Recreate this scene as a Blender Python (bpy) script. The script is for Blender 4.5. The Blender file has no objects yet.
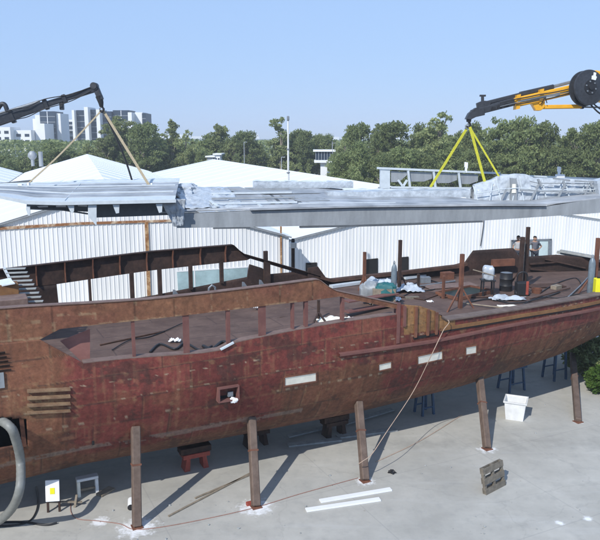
import bpy, math, random
from mathutils import Vector as V, Matrix
from mathutils import noise as NZ
random.seed(7)
R = math.radians
scene = bpy.context.scene
COL = scene.collection
# ------------------------------------------------------------------ survey of the place
F = 700.0; H = 12.0; PITCH = math.atan(132 / F)          # focal length in photo pixels, eye height, tilt
cp, sp = math.cos(PITCH), math.sin(PITCH)
def ray(u, v):
    x = (u - 300) / F; y = (270 - v) / F
    return V((x, cp + y * sp, -sp + y * cp))
def G(u, v, z=0.0):
    d = ray(u, v); return V((0, 0, H)) + d * ((z - H) / d.z)
def P(u, v, Y):
    d = ray(u, v); return V((0, 0, H)) + d * (Y / d.y)
def lerp(a, b, t): return a + (b - a) * t
def interp(x, xs, ys):
    if x <= xs[0]: return ys[0]
    for i in range(len(xs) - 1):
        if x <= xs[i + 1]:
            return lerp(ys[i], ys[i + 1], (x - xs[i]) / (xs[i + 1] - xs[i]))
    return ys[-1]
def smooth(xs, ys, x):
    # monotone-ish cubic through the given points
    n = len(xs)
    if x <= xs[0]: return ys[0]
    if x >= xs[-1]: return ys[-1]
    for i in range(n - 1):
        if x <= xs[i + 1]:
            h = xs[i + 1] - xs[i]; t = (x - xs[i]) / h
            def m(k):
                if k == 0: return (ys[1] - ys[0]) / (xs[1] - xs[0])
                if k == n - 1: return (ys[-1] - ys[-2]) / (xs[-1] - xs[-2])
                return (ys[k + 1] - ys[k - 1]) / (xs[k + 1] - xs[k - 1])
            t2, t3 = t * t, t * t * t
            return ((2*t3 - 3*t2 + 1) * ys[i] + (t3 - 2*t2 + t) * h * m(i) + (-2*t3 + 3*t2) * ys[i+1] + (t3 - t2) * h * m(i+1))
# ship frame: s along the ship (to the right and away), w across it, away from the camera
TH = R(26); O0 = V((-5.16, 20.7, 0))
EX = V((math.cos(TH), math.sin(TH), 0)); EY = V((-math.sin(TH), math.cos(TH), 0)); UP = V((0, 0, 1))
def S(s, w, z): return O0 + EX * s + EY * w + UP * z
WS = [-10, -6, -2, 2, 6, 10, 14, 18, 20, 22, 24, 26, 28, 30]
WN = [0.5, 0.1, -.2, -.4, -.45, -.45, -.3, .1, .42, .88, 1.5, 2.25, 3.1, 3.98]
CL = 4.0
def wn(s): return smooth(WS, WN, s)
def wf(s): return 2 * CL - wn(s)
SEC = [(0.0, 4.4), (.06, 4.1), (.18, 3.7), (.4, 3.2), (.64, 2.75), (.9, 2.35), (1.18, 2.0), (1.58, 1.65), (2.15, 1.35), (3.1, 1.05), (4.45, .8)]
_k = list(range(len(SEC)))
SECD = [(smooth(_k, [q[0] for q in SEC], t / 8), smooth(_k, [q[1] for q in SEC], t / 8)) for t in range(8 * (len(SEC) - 1) + 1)]
def rise(s): return interp(s, [-12, -4.8, -1.5, 9, 14, 20, 25, 29], [-.3, -.3, 0, 0, .25, .8, 1.7, 3.0])
def sec_z(z, s): return z + rise(s) * (4.4 - z) / 3.6
def dd(s, z):
    """how far the hull surface lies in from the plan outline at height z"""
    if z >= 4.4: return 0.0
    zz = [sec_z(q[1], s) for q in SECD]; b = CL - wn(s)
    return interp(z, zz[::-1], [q[0] for q in SECD][::-1]) * b / 4.45
def ws(s, z): return wn(s) + dd(s, z)
def sz(u, v, side=0, off=0.0):
    """station and height of a point seen at (u,v) on the near (0) or far (1) side"""
    s = 5.0; d = ray(u, v); zc = 5.0
    for _ in range(14):
        w = (wn(s) + dd(s, zc) if side == 0 else wf(s)) + off
        a = S(0, w, 0)
        t = ((a - V((0, 0, H))) @ EY if False else (a - V((0, 0, H))).dot(EY)) / d.dot(EY)
        p = V((0, 0, H)) + d * t
        s = (p - O0).dot(EX); zc = lerp(zc, p.z, .8)
    return s, p.z
def SD(u, v, z):
    p = G(u, v, z); return (p - O0).dot(EX), (p - O0).dot(EY)

# ------------------------------------------------------------------ materials
def new_mat(name):
    m = bpy.data.materials.new(name); m.use_nodes = True
    return m, m.node_tree.nodes, m.node_tree.links, m.node_tree.nodes['Principled BSDF']
def mat(name, col, rough=.6, metal=0.0, var=.25, scale=3.0, bump=.0, bscale=None, spec=.4, streak=False):
    m, N, L, b = new_mat(name)
    b.inputs['Roughness'].default_value = rough; b.inputs['Metallic'].default_value = metal
    b.inputs['Specular IOR Level'].default_value = spec
    tc = N.new('ShaderNodeTexCoord')
    nz = N.new('ShaderNodeTexNoise'); nz.inputs['Scale'].default_value = scale; nz.inputs['Detail'].default_value = 7; nz.inputs['Roughness'].default_value = .65
    if streak:
        mp = N.new('ShaderNodeMapping'); mp.inputs['Scale'].default_value = (1, 1, .18)
        L.new(tc.outputs['Object'], mp.inputs['Vector']); L.new(mp.outputs[0], nz.inputs['Vector'])
    else:
        L.new(tc.outputs['Object'], nz.inputs['Vector'])
    cr = N.new('ShaderNodeValToRGB')
    cr.color_ramp.elements[0].position = .3; cr.color_ramp.elements[1].position = .7
    cr.color_ramp.elements[0].color = tuple(c * (1 - var) for c in col) + (1,)
    cr.color_ramp.elements[1].color = tuple(min(1, c * (1 + var)) for c in col) + (1,)
    L.new(nz.outputs['Fac'], cr.inputs['Fac']); L.new(cr.outputs[0], b.inputs['Base Color'])
    if bump:
        n2 = N.new('ShaderNodeTexNoise'); n2.inputs['Scale'].default_value = bscale or scale * 4; n2.inputs['Detail'].default_value = 5
        L.new(tc.outputs['Object'], n2.inputs['Vector'])
        bp = N.new('ShaderNodeBump'); bp.inputs['Strength'].default_value = bump; bp.inputs['Distance'].default_value = .05
        L.new(n2.outputs['Fac'], bp.inputs['Height']); L.new(bp.outputs[0], b.inputs['Normal'])
    return m
def two_tone(name, c1, c2, lo=.45, hi=.6, scale=2.0, rough=.8, bump=.2, metal=0):
    m, N, L, b = new_mat(name)
    b.inputs['Roughness'].default_value = rough; b.inputs['Metallic'].default_value = metal
    b.inputs['Specular IOR Level'].default_value = .3
    tc = N.new('ShaderNodeTexCoord')
    nz = N.new('ShaderNodeTexNoise'); nz.inputs['Scale'].default_value = scale; nz.inputs['Detail'].default_value = 9; nz.inputs['Roughness'].default_value = .7
    L.new(tc.outputs['Object'], nz.inputs['Vector'])
    cr = N.new('ShaderNodeValToRGB')
    cr.color_ramp.elements[0].position = lo; cr.color_ramp.elements[1].position = hi
    cr.color_ramp.elements[0].color = tuple(c1) + (1,); cr.color_ramp.elements[1].color = tuple(c2) + (1,)
    L.new(nz.outputs['Fac'], cr.inputs['Fac']); L.new(cr.outputs[0], b.inputs['Base Color'])
    if bump:
        bp = N.new('ShaderNodeBump'); bp.inputs['Strength'].default_value = bump; bp.inputs['Distance'].default_value = .04
        L.new(nz.outputs['Fac'], bp.inputs['Height']); L.new(bp.outputs[0], b.inputs['Normal'])
    return m
M = {}
M['rust'] = two_tone('rust_steel', (.115, .05, .033), (.2, .085, .05), .4, .65, 2.2)
M['rust_red'] = two_tone('red_primer_steel', (.14, .06, .052), (.185, .085, .07), .4, .65, 2.5)
M['pink_primer'] = two_tone('pale_red_primer', (.24, .11, .095), (.3, .14, .12), .4, .65, 2.5)
M['rust_orange'] = two_tone('orange_rust', (.17, .085, .038), (.24, .125, .052), .4, .65, 2.5)
M['rust_mid'] = two_tone('brown_steel', (.05, .028, .02), (.1, .052, .036), .4, .65, 3)
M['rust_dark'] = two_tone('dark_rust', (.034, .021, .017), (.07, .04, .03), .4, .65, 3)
M['prop'] = two_tone('weathered_steel_post', (.11, .077, .06), (.165, .12, .095), .4, .65, 3)
def deck_material():
    m, N, L, b = new_mat('primed_deck_plate'); b.inputs['Roughness'].default_value = .75; b.inputs['Specular IOR Level'].default_value = .3
    geo = N.new('ShaderNodeNewGeometry')
    def ramp(scale, det, lo, hi, c1, c2):
        n = N.new('ShaderNodeTexNoise'); n.inputs['Scale'].default_value = scale; n.inputs['Detail'].default_value = det; n.inputs['Roughness'].default_value = .7; L.new(geo.outputs['Position'], n.inputs['Vector'])
        r = N.new('ShaderNodeMapRange'); r.inputs[1].default_value = lo; r.inputs[2].default_value = hi; r.inputs[3].default_value = c1; r.inputs[4].default_value = c2; L.new(n.outputs['Fac'], r.inputs[0]); return r.outputs[0]
    def mixc(f, a, c):
        x = N.new('ShaderNodeMix'); x.data_type = 'RGBA'; L.new(f, x.inputs[0])
        if isinstance(a, tuple): x.inputs[6].default_value = a
        else: L.new(a, x.inputs[6])
        x.inputs[7].default_value = c; return x.outputs[2]
    c = mixc(ramp(.8, 9, .38, .64, 0, 1), (.088, .055, .044, 1), (.142, .092, .073, 1))
    c = mixc(ramp(.45, 6, .56, .68, 0, .6), c, (.052, .033, .027, 1))
    c = mixc(ramp(3.4, 7, .58, .74, 0, .55), c, (.21, .155, .12, 1))
    c = mixc(ramp(2.1, 6, .62, .72, 0, .5), c, (.16, .075, .045, 1))
    br = N.new('ShaderNodeTexBrick'); br.inputs['Scale'].default_value = 1; br.inputs['Brick Width'].default_value = 4.4; br.inputs['Row Height'].default_value = 1.5; br.inputs['Mortar Size'].default_value = .025
    mp = N.new('ShaderNodeMapping'); mp.inputs['Rotation'].default_value = (0, 0, -TH); L.new(geo.outputs['Position'], mp.inputs[0]); L.new(mp.outputs[0], br.inputs['Vector'])
    fm = N.new('ShaderNodeMath'); fm.operation = 'MULTIPLY'; fm.inputs[1].default_value = .55; L.new(br.outputs['Fac'], fm.inputs[0])
    c = mixc(fm.outputs[0], c, (.045, .03, .028, 1)); L.new(c, b.inputs['Base Color'])
    return m
M['deck'] = deck_material()
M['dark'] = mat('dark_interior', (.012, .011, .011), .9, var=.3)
M['boarded'] = mat('cream_window_board', (.8, .77, .66), .6, var=.1, scale=4)
def alu_material():
    m, N, L, b = new_mat('streaky_aluminium'); b.inputs['Roughness'].default_value = .5; b.inputs['Metallic'].default_value = .2
    tc = N.new('ShaderNodeTexCoord'); mp = N.new('ShaderNodeMapping'); mp.inputs['Rotation'].default_value = (0, 0, R(-7.5)); mp.inputs['Scale'].default_value = (.16, 2.2, 1)
    L.new(tc.outputs['Object'], mp.inputs[0])
    nz = N.new('ShaderNodeTexNoise'); nz.inputs['Scale'].default_value = 1.3; nz.inputs['Detail'].default_value = 8; nz.inputs['Roughness'].default_value = .7
    L.new(mp.outputs[0], nz.inputs['Vector'])
    n2 = N.new('ShaderNodeTexNoise'); n2.inputs['Scale'].default_value = .8; n2.inputs['Detail'].default_value = 6; L.new(tc.outputs['Object'], n2.inputs['Vector'])
    ad = N.new('ShaderNodeMath'); ad.operation = 'MULTIPLY_ADD'; ad.inputs[1].default_value = .5; L.new(n2.outputs['Fac'], ad.inputs[0]); 
    ml = N.new('ShaderNodeMath'); ml.operation = 'MULTIPLY'; ml.inputs[1].default_value = .5; L.new(nz.outputs['Fac'], ml.inputs[0]); L.new(ml.outputs[0], ad.inputs[2])
    cr = N.new('ShaderNodeValToRGB'); e = cr.color_ramp.elements; e[0].position = .36; e[1].position = .64; e[0].color = (.2, .215, .23, 1); e[1].color = (.52, .54, .56, 1)
    L.new(ad.outputs[0], cr.inputs[0]); L.new(cr.outputs[0], b.inputs['Base Color'])
    bp = N.new('ShaderNodeBump'); bp.inputs['Strength'].default_value = .3; bp.inputs['Distance'].default_value = .05; L.new(nz.outputs['Fac'], bp.inputs['Height']); L.new(bp.outputs[0], b.inputs['Normal'])
    return m
M['alu'] = alu_material()
M['alu_dull'] = mat('dull_grey_aluminium', (.3, .32, .335), .55, .2, .2, 2.0, .15, 8, streak=True)
M['alu_dark'] = mat('dark_primer_panel', (.1, .11, .12), .6, .1, .2, 3)  # dark grey tone for lips, coaming, soffit and some roof panels
M['alu_light'] = mat('pale_aluminium_bracket', (.55, .6, .63), .5, .1, .1, 3)
M['wrap'] = mat('plastic_wrap', (.42, .46, .5), .25, 0, .3, 2.6, .6, 6, spec=.6)
M['white'] = mat('white_paint', (.78, .79, .8), .5, var=.04)
M['white_dirty'] = mat('dirty_white_plastic', (.68, .69, .69), .5, var=.12, scale=3)
M['black'] = mat('black_rubber', (.018, .018, .02), .5, var=.3)
M['darkgrey'] = mat('dark_grey_crane_paint', (.04, .043, .05), .45, .2, .3, 6)
M['grey'] = mat('grey_steel', (.2, .22, .24), .5, .3, .2, 5)
M['cyl'] = mat('grey_gas_bottle', (.16, .2, .23), .4, .1, .2, 6)
M['yellow'] = mat('yellow_crane_paint', (.72, .36, .02), .4, 0, .1, 4)
M['sling_y'] = mat('yellow_webbing', (.6, .58, .05), .8, 0, .12, 9)
M['sling_tan'] = mat('tan_webbing', (.36, .3, .2), .8, 0, .15, 9)
M['teal'] = mat('teal_sheet', (.015, .11, .115), .6, 0, .25, 3)
M['blue'] = mat('blue_trestle_paint', (.035, .075, .14), .5, 0, .25, 5)
M['red'] = mat('red_stand_paint', (.3, .06, .04), .6, 0, .3, 5)
M['wood'] = mat('old_timber', (.24, .2, .15), .8, 0, .3, 6, .2)
M['wood_dark'] = mat('dark_pallet_wood', (.16, .14, .11), .85, 0, .35, 6, .2)
M['tan_rust'] = two_tone('tan_louvre', (.15, .085, .05), (.25, .17, .1), .4, .65, 4)
M['wood_grey'] = mat('grey_timber', (.3, .31, .3), .8, 0, .25, 5, .2)
M['hose'] = mat('grey_ducting', (.2, .205, .19), .5, 0, .15, 6)
M['hose_orange'] = mat('faded_red_hose', (.27, .15, .12), .7, 0, .2, 6)
M['rope'] = mat('tan_rope', (.4, .3, .23), .8, 0, .2, 8)
M['yellow_plastic'] = mat('yellow_sign', (.75, .7, .02), .5, 0, .05)
M['roof'] = mat('white_roof_sheet', (.78, .795, .8), .45, 0, .03, .5)
M['glass'] = mat('window_glass', (.06, .12, .14), .1, 0, .3, .6, spec=.8)
M['pale_glass'] = mat('pale_window_glass', (.33, .45, .47), .25, 0, .35, .5, spec=.6)
M['far_glass'] = mat('tower_glazing', (.02, .035, .06), .45, 0, .3, .08, spec=.25)
M['far_white'] = mat('tower_render', (.76, .77, .77), .7, 0, .05, .1)
M['skin'] = mat('skin', (.4, .24, .17), .6, 0, .05)
M['shirt'] = mat('grey_shirt', (.13, .13, .15), .9, 0, .1)
M['shirt_light'] = mat('pale_shirt', (.4, .4, .41), .9, 0, .1)
M['trousers'] = mat('dark_trousers', (.04, .045, .06), .9, 0, .1)
M['hair'] = mat('dark_hair', (.02, .015, .012), .7, 0, .2)

def hull_material():
    m, N, L, b = new_mat('painted_hull_plating')
    b.inputs['Roughness'].default_value = .72; b.inputs['Specular IOR Level'].default_value = .3
    at = N.new('ShaderNodeAttribute'); at.attribute_name = 'paint'
    tc = N.new('ShaderNodeTexCoord')
    nz = N.new('ShaderNodeTexNoise'); nz.inputs['Scale'].default_value = 7; nz.inputs['Detail'].default_value = 8; nz.inputs['Roughness'].default_value = .75
    L.new(tc.outputs['Object'], nz.inputs['Vector'])
    mr = N.new('ShaderNodeMapRange'); mr.inputs[1].default_value = .3; mr.inputs[2].default_value = .7; mr.inputs[3].default_value = .6; mr.inputs[4].default_value = 1.4
    L.new(nz.outputs['Fac'], mr.inputs[0])
    mx = N.new('ShaderNodeVectorMath'); mx.operation = 'SCALE'
    L.new(at.outputs['Color'], mx.inputs[0]); L.new(mr.outputs[0], mx.inputs['Scale'])
    # fine pale flecks of old paint
    n3 = N.new('ShaderNodeTexNoise'); n3.inputs['Scale'].default_value = 16; n3.inputs['Detail'].default_value = 4
    L.new(tc.outputs['Object'], n3.inputs['Vector'])
    mr2 = N.new('ShaderNodeMapRange'); mr2.inputs[1].default_value = .69; mr2.inputs[2].default_value = .78; mr2.inputs[3].default_value = 0; mr2.inputs[4].default_value = .45
    L.new(n3.outputs['Fac'], mr2.inputs[0])
    mix = N.new('ShaderNodeMix'); mix.data_type = 'RGBA'
    L.new(mr2.outputs[0], mix.inputs[0]); L.new(mx.outputs[0], mix.inputs[6]); mix.inputs[7].default_value = (.36, .3, .22, 1)
    L.new(mix.outputs[2], b.inputs['Base Color'])
    n2 = N.new('ShaderNodeTexNoise'); n2.inputs['Scale'].default_value = 1.6; n2.inputs['Detail'].default_value = 6
    L.new(tc.outputs['Object'], n2.inputs['Vector'])
    bp = N.new('ShaderNodeBump'); bp.inputs['Strength'].default_value = .35; bp.inputs['Distance'].default_value = .06
    L.new(n2.outputs['Fac'], bp.inputs['Height']); L.new(bp.outputs[0], b.inputs['Normal'])
    return m
M['hull'] = hull_material()

def cladding_material():
    m, N, L, b = new_mat('white_ribbed_cladding')
    b.inputs['Roughness'].default_value = .45
    tc = N.new('ShaderNodeTexCoord')
    nz = N.new('ShaderNodeTexNoise'); nz.inputs['Scale'].default_value = .7; nz.inputs['Detail'].default_value = 6
    mp = N.new('ShaderNodeMapping'); mp.inputs['Scale'].default_value = (1.5, 1.5, .2)
    L.new(tc.outputs['Object'], mp.inputs[0]); L.new(mp.outputs[0], nz.inputs['Vector'])
    cr = N.new('ShaderNodeValToRGB'); cr.color_ramp.elements[0].position = .3; cr.color_ramp.elements[1].position = .6
    cr.color_ramp.elements[0].color = (.7, .71, .705, 1); cr.color_ramp.elements[1].color = (.82, .825, .825, 1)
    L.new(nz.outputs['Fac'], cr.inputs[0]); L.new(cr.outputs[0], b.inputs['Base Color'])
    return m
M['clad'] = cladding_material()

def concrete_material(patches):
    m, N, L, b = new_mat('yard_concrete')
    b.inputs['Roughness'].default_value = .85; b.inputs['Specular IOR Level'].default_value = .25
    geo = N.new('ShaderNodeNewGeometry')
    def noise(scale, detail=8, rough=.65, vec=None):
        n = N.new('ShaderNodeTexNoise'); n.inputs['Scale'].default_value = scale; n.inputs['Detail'].default_value = detail; n.inputs['Roughness'].default_value = rough
        L.new(vec or geo.outputs['Position'], n.inputs['Vector']); return n
    def mixc(fac, a, bcol):
        x = N.new('ShaderNodeMix'); x.data_type = 'RGBA'
        L.new(fac, x.inputs[0])
        if isinstance(a, tuple): x.inputs[6].default_value = a
        else: L.new(a, x.inputs[6])
        if isinstance(bcol, tuple): x.inputs[7].default_value = bcol
        else: L.new(bcol, x.inputs[7])
        return x.outputs[2]
    def rng(sock, a, b_, c, d):
        r = N.new('ShaderNodeMapRange'); r.inputs[1].default_value = a; r.inputs[2].default_value = b_; r.inputs[3].default_value = c; r.inputs[4].default_value = d
        L.new(sock, r.inputs[0]); return r.outputs[0]
    base = mixc(rng(noise(.32, 10, .7).outputs['Fac'], .35, .65, 0, 1), (.345, .335, .302, 1), (.455, .442, .4, 1))
    base = mixc(rng(noise(2.3, 8).outputs['Fac'], .5, .72, 0, .45), base, (.29, .29, .275, 1))
    # swept streaks along the yard
    mp = N.new('ShaderNodeMapping'); mp.inputs['Rotation'].default_value = (0, 0, R(-28)); mp.inputs['Scale'].default_value = (.25, 1.6, 1)
    L.new(geo.outputs['Position'], mp.inputs[0])
    base = mixc(rng(noise(.9, 8, .7, mp.outputs[0]).outputs['Fac'], .54, .74, 0, .4), base, (.5, .5, .48, 1))
    # dark blotches
    base = mixc(rng(noise(.9, 4, .5).outputs['Fac'], .69, .76, 0, .45), base, (.24, .245, .24, 1))
    # slab joints
    br = N.new('ShaderNodeTexBrick'); br.offset = 0; br.inputs['Scale'].default_value = 1
    br.inputs['Brick Width'].default_value = 6.2; br.inputs['Row Height'].default_value = 5.2; br.inputs['Mortar Size'].default_value = .022
    mp2 = N.new('ShaderNodeMapping'); mp2.inputs['Rotation'].default_value = (0, 0, R(-26)); mp2.inputs['Location'].default_value = (1.2, 1.1, 0)
    L.new(geo.outputs['Position'], mp2.inputs[0]); L.new(mp2.outputs[0], br.inputs['Vector'])
    base = mixc(rng(br.outputs['Fac'], 0, 1, 0, .22), base, (.2, .2, .2, 1))
    # cracks, tyre arcs, rust drips, grit
    wv = N.new('ShaderNodeVectorMath'); wv.operation = 'MULTIPLY_ADD'; wv.inputs[1].default_value = (.9, .9, .9)
    L.new(noise(.9, 6, .6).outputs['Color'], wv.inputs[0]); L.new(geo.outputs['Position'], wv.inputs[2])
    vo = N.new('ShaderNodeTexVoronoi'); vo.feature = 'DISTANCE_TO_EDGE'; vo.inputs['Scale'].default_value = .12; L.new(wv.outputs[0], vo.inputs['Vector'])
    base = mixc(rng(vo.outputs['Distance'], .0005, .0035, .22, 0), base, (.24, .235, .215, 1))
    mp3 = N.new('ShaderNodeMapping'); mp3.inputs['Location'].default_value = (-2, 14, 0); L.new(geo.outputs['Position'], mp3.inputs[0])
    wa = N.new('ShaderNodeTexWave'); wa.wave_type = 'RINGS'; wa.inputs['Scale'].default_value = .035; wa.inputs['Distortion'].default_value = 2.5; wa.inputs['Detail'].default_value = 4; wa.inputs['Detail Scale'].default_value = .6; L.new(mp3.outputs[0], wa.inputs['Vector'])
    tm = N.new('ShaderNodeMath'); tm.operation = 'MULTIPLY'; L.new(rng(wa.outputs['Fac'], .93, .99, 0, .3), tm.inputs[0]); L.new(rng(noise(1.2, 6).outputs['Fac'], .4, .65, 0, 1), tm.inputs[1])
    base = mixc(tm.outputs[0], base, (.2, .2, .185, 1))
    base = mixc(rng(noise(3.1, 3, .5).outputs['Fac'], .73, .8, 0, .5), base, (.2, .15, .1, 1))
    base = mixc(rng(noise(22, 2, .5).outputs['Fac'], .68, .8, 0, .35), base, (.17, .165, .15, 1))
    # spilt white blasting powder round the feet of the shores
    nd = noise(5, 6, .7)
    for (px, py, r) in patches:
        sub = N.new('ShaderNodeVectorMath'); sub.operation = 'DISTANCE'
        L.new(geo.outputs['Position'], sub.inputs[0]); sub.inputs[1].default_value = (px, py, 0.004)
        ad = N.new('ShaderNodeMath'); ad.operation = 'MULTIPLY_ADD'; ad.inputs[1].default_value = r * 2.6; ad.inputs[2].default_value = -r * 1.3
        L.new(nd.outputs['Fac'], ad.inputs[0])
        a2 = N.new('ShaderNodeMath'); a2.operation = 'ADD'; L.new(sub.outputs['Value'], a2.inputs[0]); L.new(ad.outputs[0], a2.inputs[1])
        base = mixc(rng(a2.outputs[0], r * .45, r * 1.1, .9, 0), base, (.78, .79, .8, 1))
    L.new(base, b.inputs['Base Color'])
    bp = N.new('ShaderNodeBump'); bp.inputs['Strength'].default_value = .15; bp.inputs['Distance'].default_value = .02
    L.new(noise(14, 5).outputs['Fac'], bp.inputs['Height']); L.new(bp.outputs[0], b.inputs['Normal'])
    return m
def leaf_material(name, c1, c2):
    m, N, L, b = new_mat(name)
    at = N.new('ShaderNodeAttribute'); at.attribute_name = 'tint'
    mx = N.new('ShaderNodeMix'); mx.data_type = 'RGBA'
    L.new(at.outputs['Fac'], mx.inputs[0]); mx.inputs[6].default_value = c1 + (1,); mx.inputs[7].default_value = c2 + (1,)
    oi = N.new('ShaderNodeObjectInfo')
    mr = N.new('ShaderNodeMapRange'); mr.inputs[3].default_value = .8; mr.inputs[4].default_value = 1.2; L.new(oi.outputs['Random'], mr.inputs[0])
    sc = N.new('ShaderNodeVectorMath'); sc.operation = 'SCALE'; L.new(mx.outputs[2], sc.inputs[0]); L.new(mr.outputs[0], sc.inputs['Scale'])
    L.new(sc.outputs[0], b.inputs['Base Color']); b.inputs['Roughness'].default_value = .6; b.inputs['Specular IOR Level'].default_value = .2
    tr = N.new('ShaderNodeBsdfTranslucent'); L.new(sc.outputs[0], tr.inputs['Color'])
    ms = N.new('ShaderNodeMixShader'); ms.inputs[0].default_value = .42
    out = N['Material Output']
    L.new(b.outputs[0], ms.inputs[1]); L.new(tr.outputs[0], ms.inputs[2]); L.new(ms.outputs[0], out.inputs[0])
    return m
M['leaf'] = leaf_material('grey_green_leaves', (.175, .21, .085), (.35, .385, .17))
M['leaf_dark'] = leaf_material('dark_green_leaves', (.14, .18, .07), (.285, .33, .14))
M['leaf_bright'] = leaf_material('bright_shrub_leaves', (.05, .11, .015), (.12, .2, .04))
M['bark'] = mat('pale_bark', (.26, .22, .18), .85, 0, .3, 2)

# ------------------------------------------------------------------ mesh builder and scene-tree helpers
class MB:
    def __init__(self): self.v = []; self.f = []; self.att = None; self.fm = None
    def quad(self, a, b, c, d):
        n = len(self.v); self.v += [V(a), V(b), V(c), V(d)]; self.f.append((n, n+1, n+2, n+3)); return self
    def box(self, c, size, X=None, Y=None, Z=None):
        c = V(c); X = V(X) if X else V((1, 0, 0)); Y = V(Y) if Y else V((0, 1, 0)); Z = V(Z) if Z else V((0, 0, 1))
        X, Y, Z = X * size[0] / 2, Y * size[1] / 2, Z * size[2] / 2
        n = len(self.v)
        for k in (-1, 1):
            for (i, j) in ((-1, -1), (1, -1), (1, 1), (-1, 1)): self.v.append(c + X * i + Y * j + Z * k)
        self.f += [(n+3, n+2, n+1, n), (n+4, n+5, n+6, n+7)] + [(n+i, n+(i+1) % 4, n+4+(i+1) % 4, n+4+i) for i in range(4)]
        return self
    def bar(self, a, b, w, h=None, side=None):
        """box-section bar from a to b; h measured along 'side' x axis"""
        a, b = V(a), V(b); d = (b - a); L_ = d.length; d.normalize()
        side = V(side) if side else (UP.cross(d) if abs(d.z) < .95 else V((1, 0, 0)))
        side = (side - d * side.dot(d)).normalized(); t = d.cross(side)
        return self.box((a + b) / 2, (L_, w, h or w), d, side, t)
    def tube(self, pts, r, n=8, cap=True):
        pts = [V(p) for p in pts]; k = len(pts); base = len(self.v)
        rs = r if isinstance(r, (list, tuple)) else [r] * k
        ref = None
        for i, p in enumerate(pts):
            d = (pts[min(i+1, k-1)] - pts[max(i-1, 0)]).normalized()
            if ref is None:
                ref = UP.cross(d) if abs(d.z) < .9 else V((1, 0, 0)).cross(d)
            ref = (ref - d * ref.dot(d)).normalized(); o = d.cross(ref)
            for j in range(n):
                a = 2 * math.pi * j / n; self.v.append(p + (ref * math.cos(a) + o * math.sin(a)) * rs[i])
        for i in range(k - 1):
            for j in range(n):
                a = base + i * n; b = a + n; self.f.append((a + j, a + (j+1) % n, b + (j+1) % n, b + j))
        if cap:
            self.f.append(tuple(base + j for j in reversed(range(n)))); self.f.append(tuple(base + (k-1)*n + j for j in range(n)))
        return self
    def prism(self, poly, ext):
        """flat polygon (3D points) given a thickness vector"""
        n = len(poly); b = len(self.v); ext = V(ext)
        self.v += [V(p) for p in poly] + [V(p) + ext for p in poly]
        self.f += [tuple(b + i for i in reversed(range(n))), tuple(b + n + i for i in range(n))]
        self.f += [(b + i, b + (i+1) % n, b + n + (i+1) % n, b + n + i) for i in range(n)]
        return self
    def grid(self, rows):
        n = len(rows[0]); b = len(self.v)
        for r_ in rows: self.v += [V(p) for p in r_]
        for i in range(len(rows) - 1):
            for j in range(n - 1):
                self.f.append((b + i*n + j, b + i*n + j + 1, b + (i+1)*n + j + 1, b + (i+1)*n + j))
        return self
    def lathe(self, c, prof, n=20, axis=UP):
        axis = V(axis).normalized(); x = axis.orthogonal().normalized(); y = axis.cross(x); b = len(self.v); c = V(c)
        for (r, h) in prof:
            for j in range(n):
                a = 2 * math.pi * j / n; self.v.append(c + axis * h + (x * math.cos(a) + y * math.sin(a)) * r)
        for i in range(len(prof) - 1):
            for j in range(n):
                a = b + i * n; self.f.append((a + j, a + (j+1) % n, a + n + (j+1) % n, a + n + j))
        self.f.append(tuple(b + j for j in reversed(range(n)))); self.f.append(tuple(b + (len(prof)-1)*n + j for j in range(n)))
        return self
    def blob(self, c, r, seed=0, amp=.25, n=10, flat=1.0, pw=1.0):
        c = V(c); b = len(self.v); rx, ry, rz = r
        for i in range(n + 1):
            ph = math.pi * i / n
            for j in range(2 * n):
                a = math.pi * j / n
                d = V((math.sin(ph) * math.cos(a), math.sin(ph) * math.sin(a), math.cos(ph)))
                if pw != 1: d = V([math.copysign(abs(q) ** pw, q) for q in d])
                k = 1 + amp * NZ.noise(d * 1.7 + V((seed * 3.1, seed, 0))) + amp * .5 * NZ.noise(d * 4 + V((seed, 0, seed)))
                self.v.append(c + V((d.x * rx, d.y * ry, max(d.z, -flat) * rz)) * k)
        for i in range(n):
            for j in range(2 * n):
                a = b + i*2*n; self.f.append((a + j, a + (j+1) % (2*n), a + 2*n + (j+1) % (2*n), a + 2*n + j))
        return self
    def build(self, name, material, parent=None, smooth_angle=None, bevel=0.0, recenter=False, thick=0.0, att=None):
        me = bpy.data.meshes.new(name)
        org = V(parent['_org']) if parent is not None else V((0, 0, 0))
        if recenter and parent is None:
            org = sum(self.v, V((0, 0, 0))) / len(self.v); org.z = min(p.z for p in self.v)
        me.from_pydata([tuple(p - org) for p in self.v], [], self.f); me.update()
        if isinstance(material, str): material = M[material]
        me.materials.append(material)
        if att:
            nm, vals = att
            if isinstance(vals[0], float):
                a = me.attributes.new(nm, 'FLOAT', 'POINT'); a.data.foreach_set('value', vals)
            else:
                a = me.attributes.new(nm, 'FLOAT_COLOR', 'POINT'); a.data.foreach_set('color', [x for c in vals for x in (*c, 1.0)])
        o = bpy.data.objects.new(name, me); COL.objects.link(o)
        if parent is not None: o.parent = parent; o['_org'] = org
        else: o.location = org; o['_org'] = org
        if smooth_angle:
            me.polygons.foreach_set('use_smooth', [True] * len(me.polygons))
            me.set_sharp_from_angle(angle=R(smooth_angle))
        if thick:
            md = o.modifiers.new('thickness', 'SOLIDIFY'); md.thickness = thick; md.offset = 0
        if bevel:
            md = o.modifiers.new('edges', 'BEVEL'); md.width = bevel; md.segments = 1; md.limit_method = 'ANGLE'
        return o
def tag(o, label=None, cat=None, group=None, kind=None):
    if label: o['label'] = label
    if cat: o['category'] = cat
    if group: o['group'] = group
    if kind: o['kind'] = kind
    return o
def thing(name, loc, label, cat, group=None):
    o = bpy.data.objects.new(name, None); COL.objects.link(o); o.location = loc; o['_org'] = V(loc); o.empty_display_size = .2
    return tag(o, label, cat, group)
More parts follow.
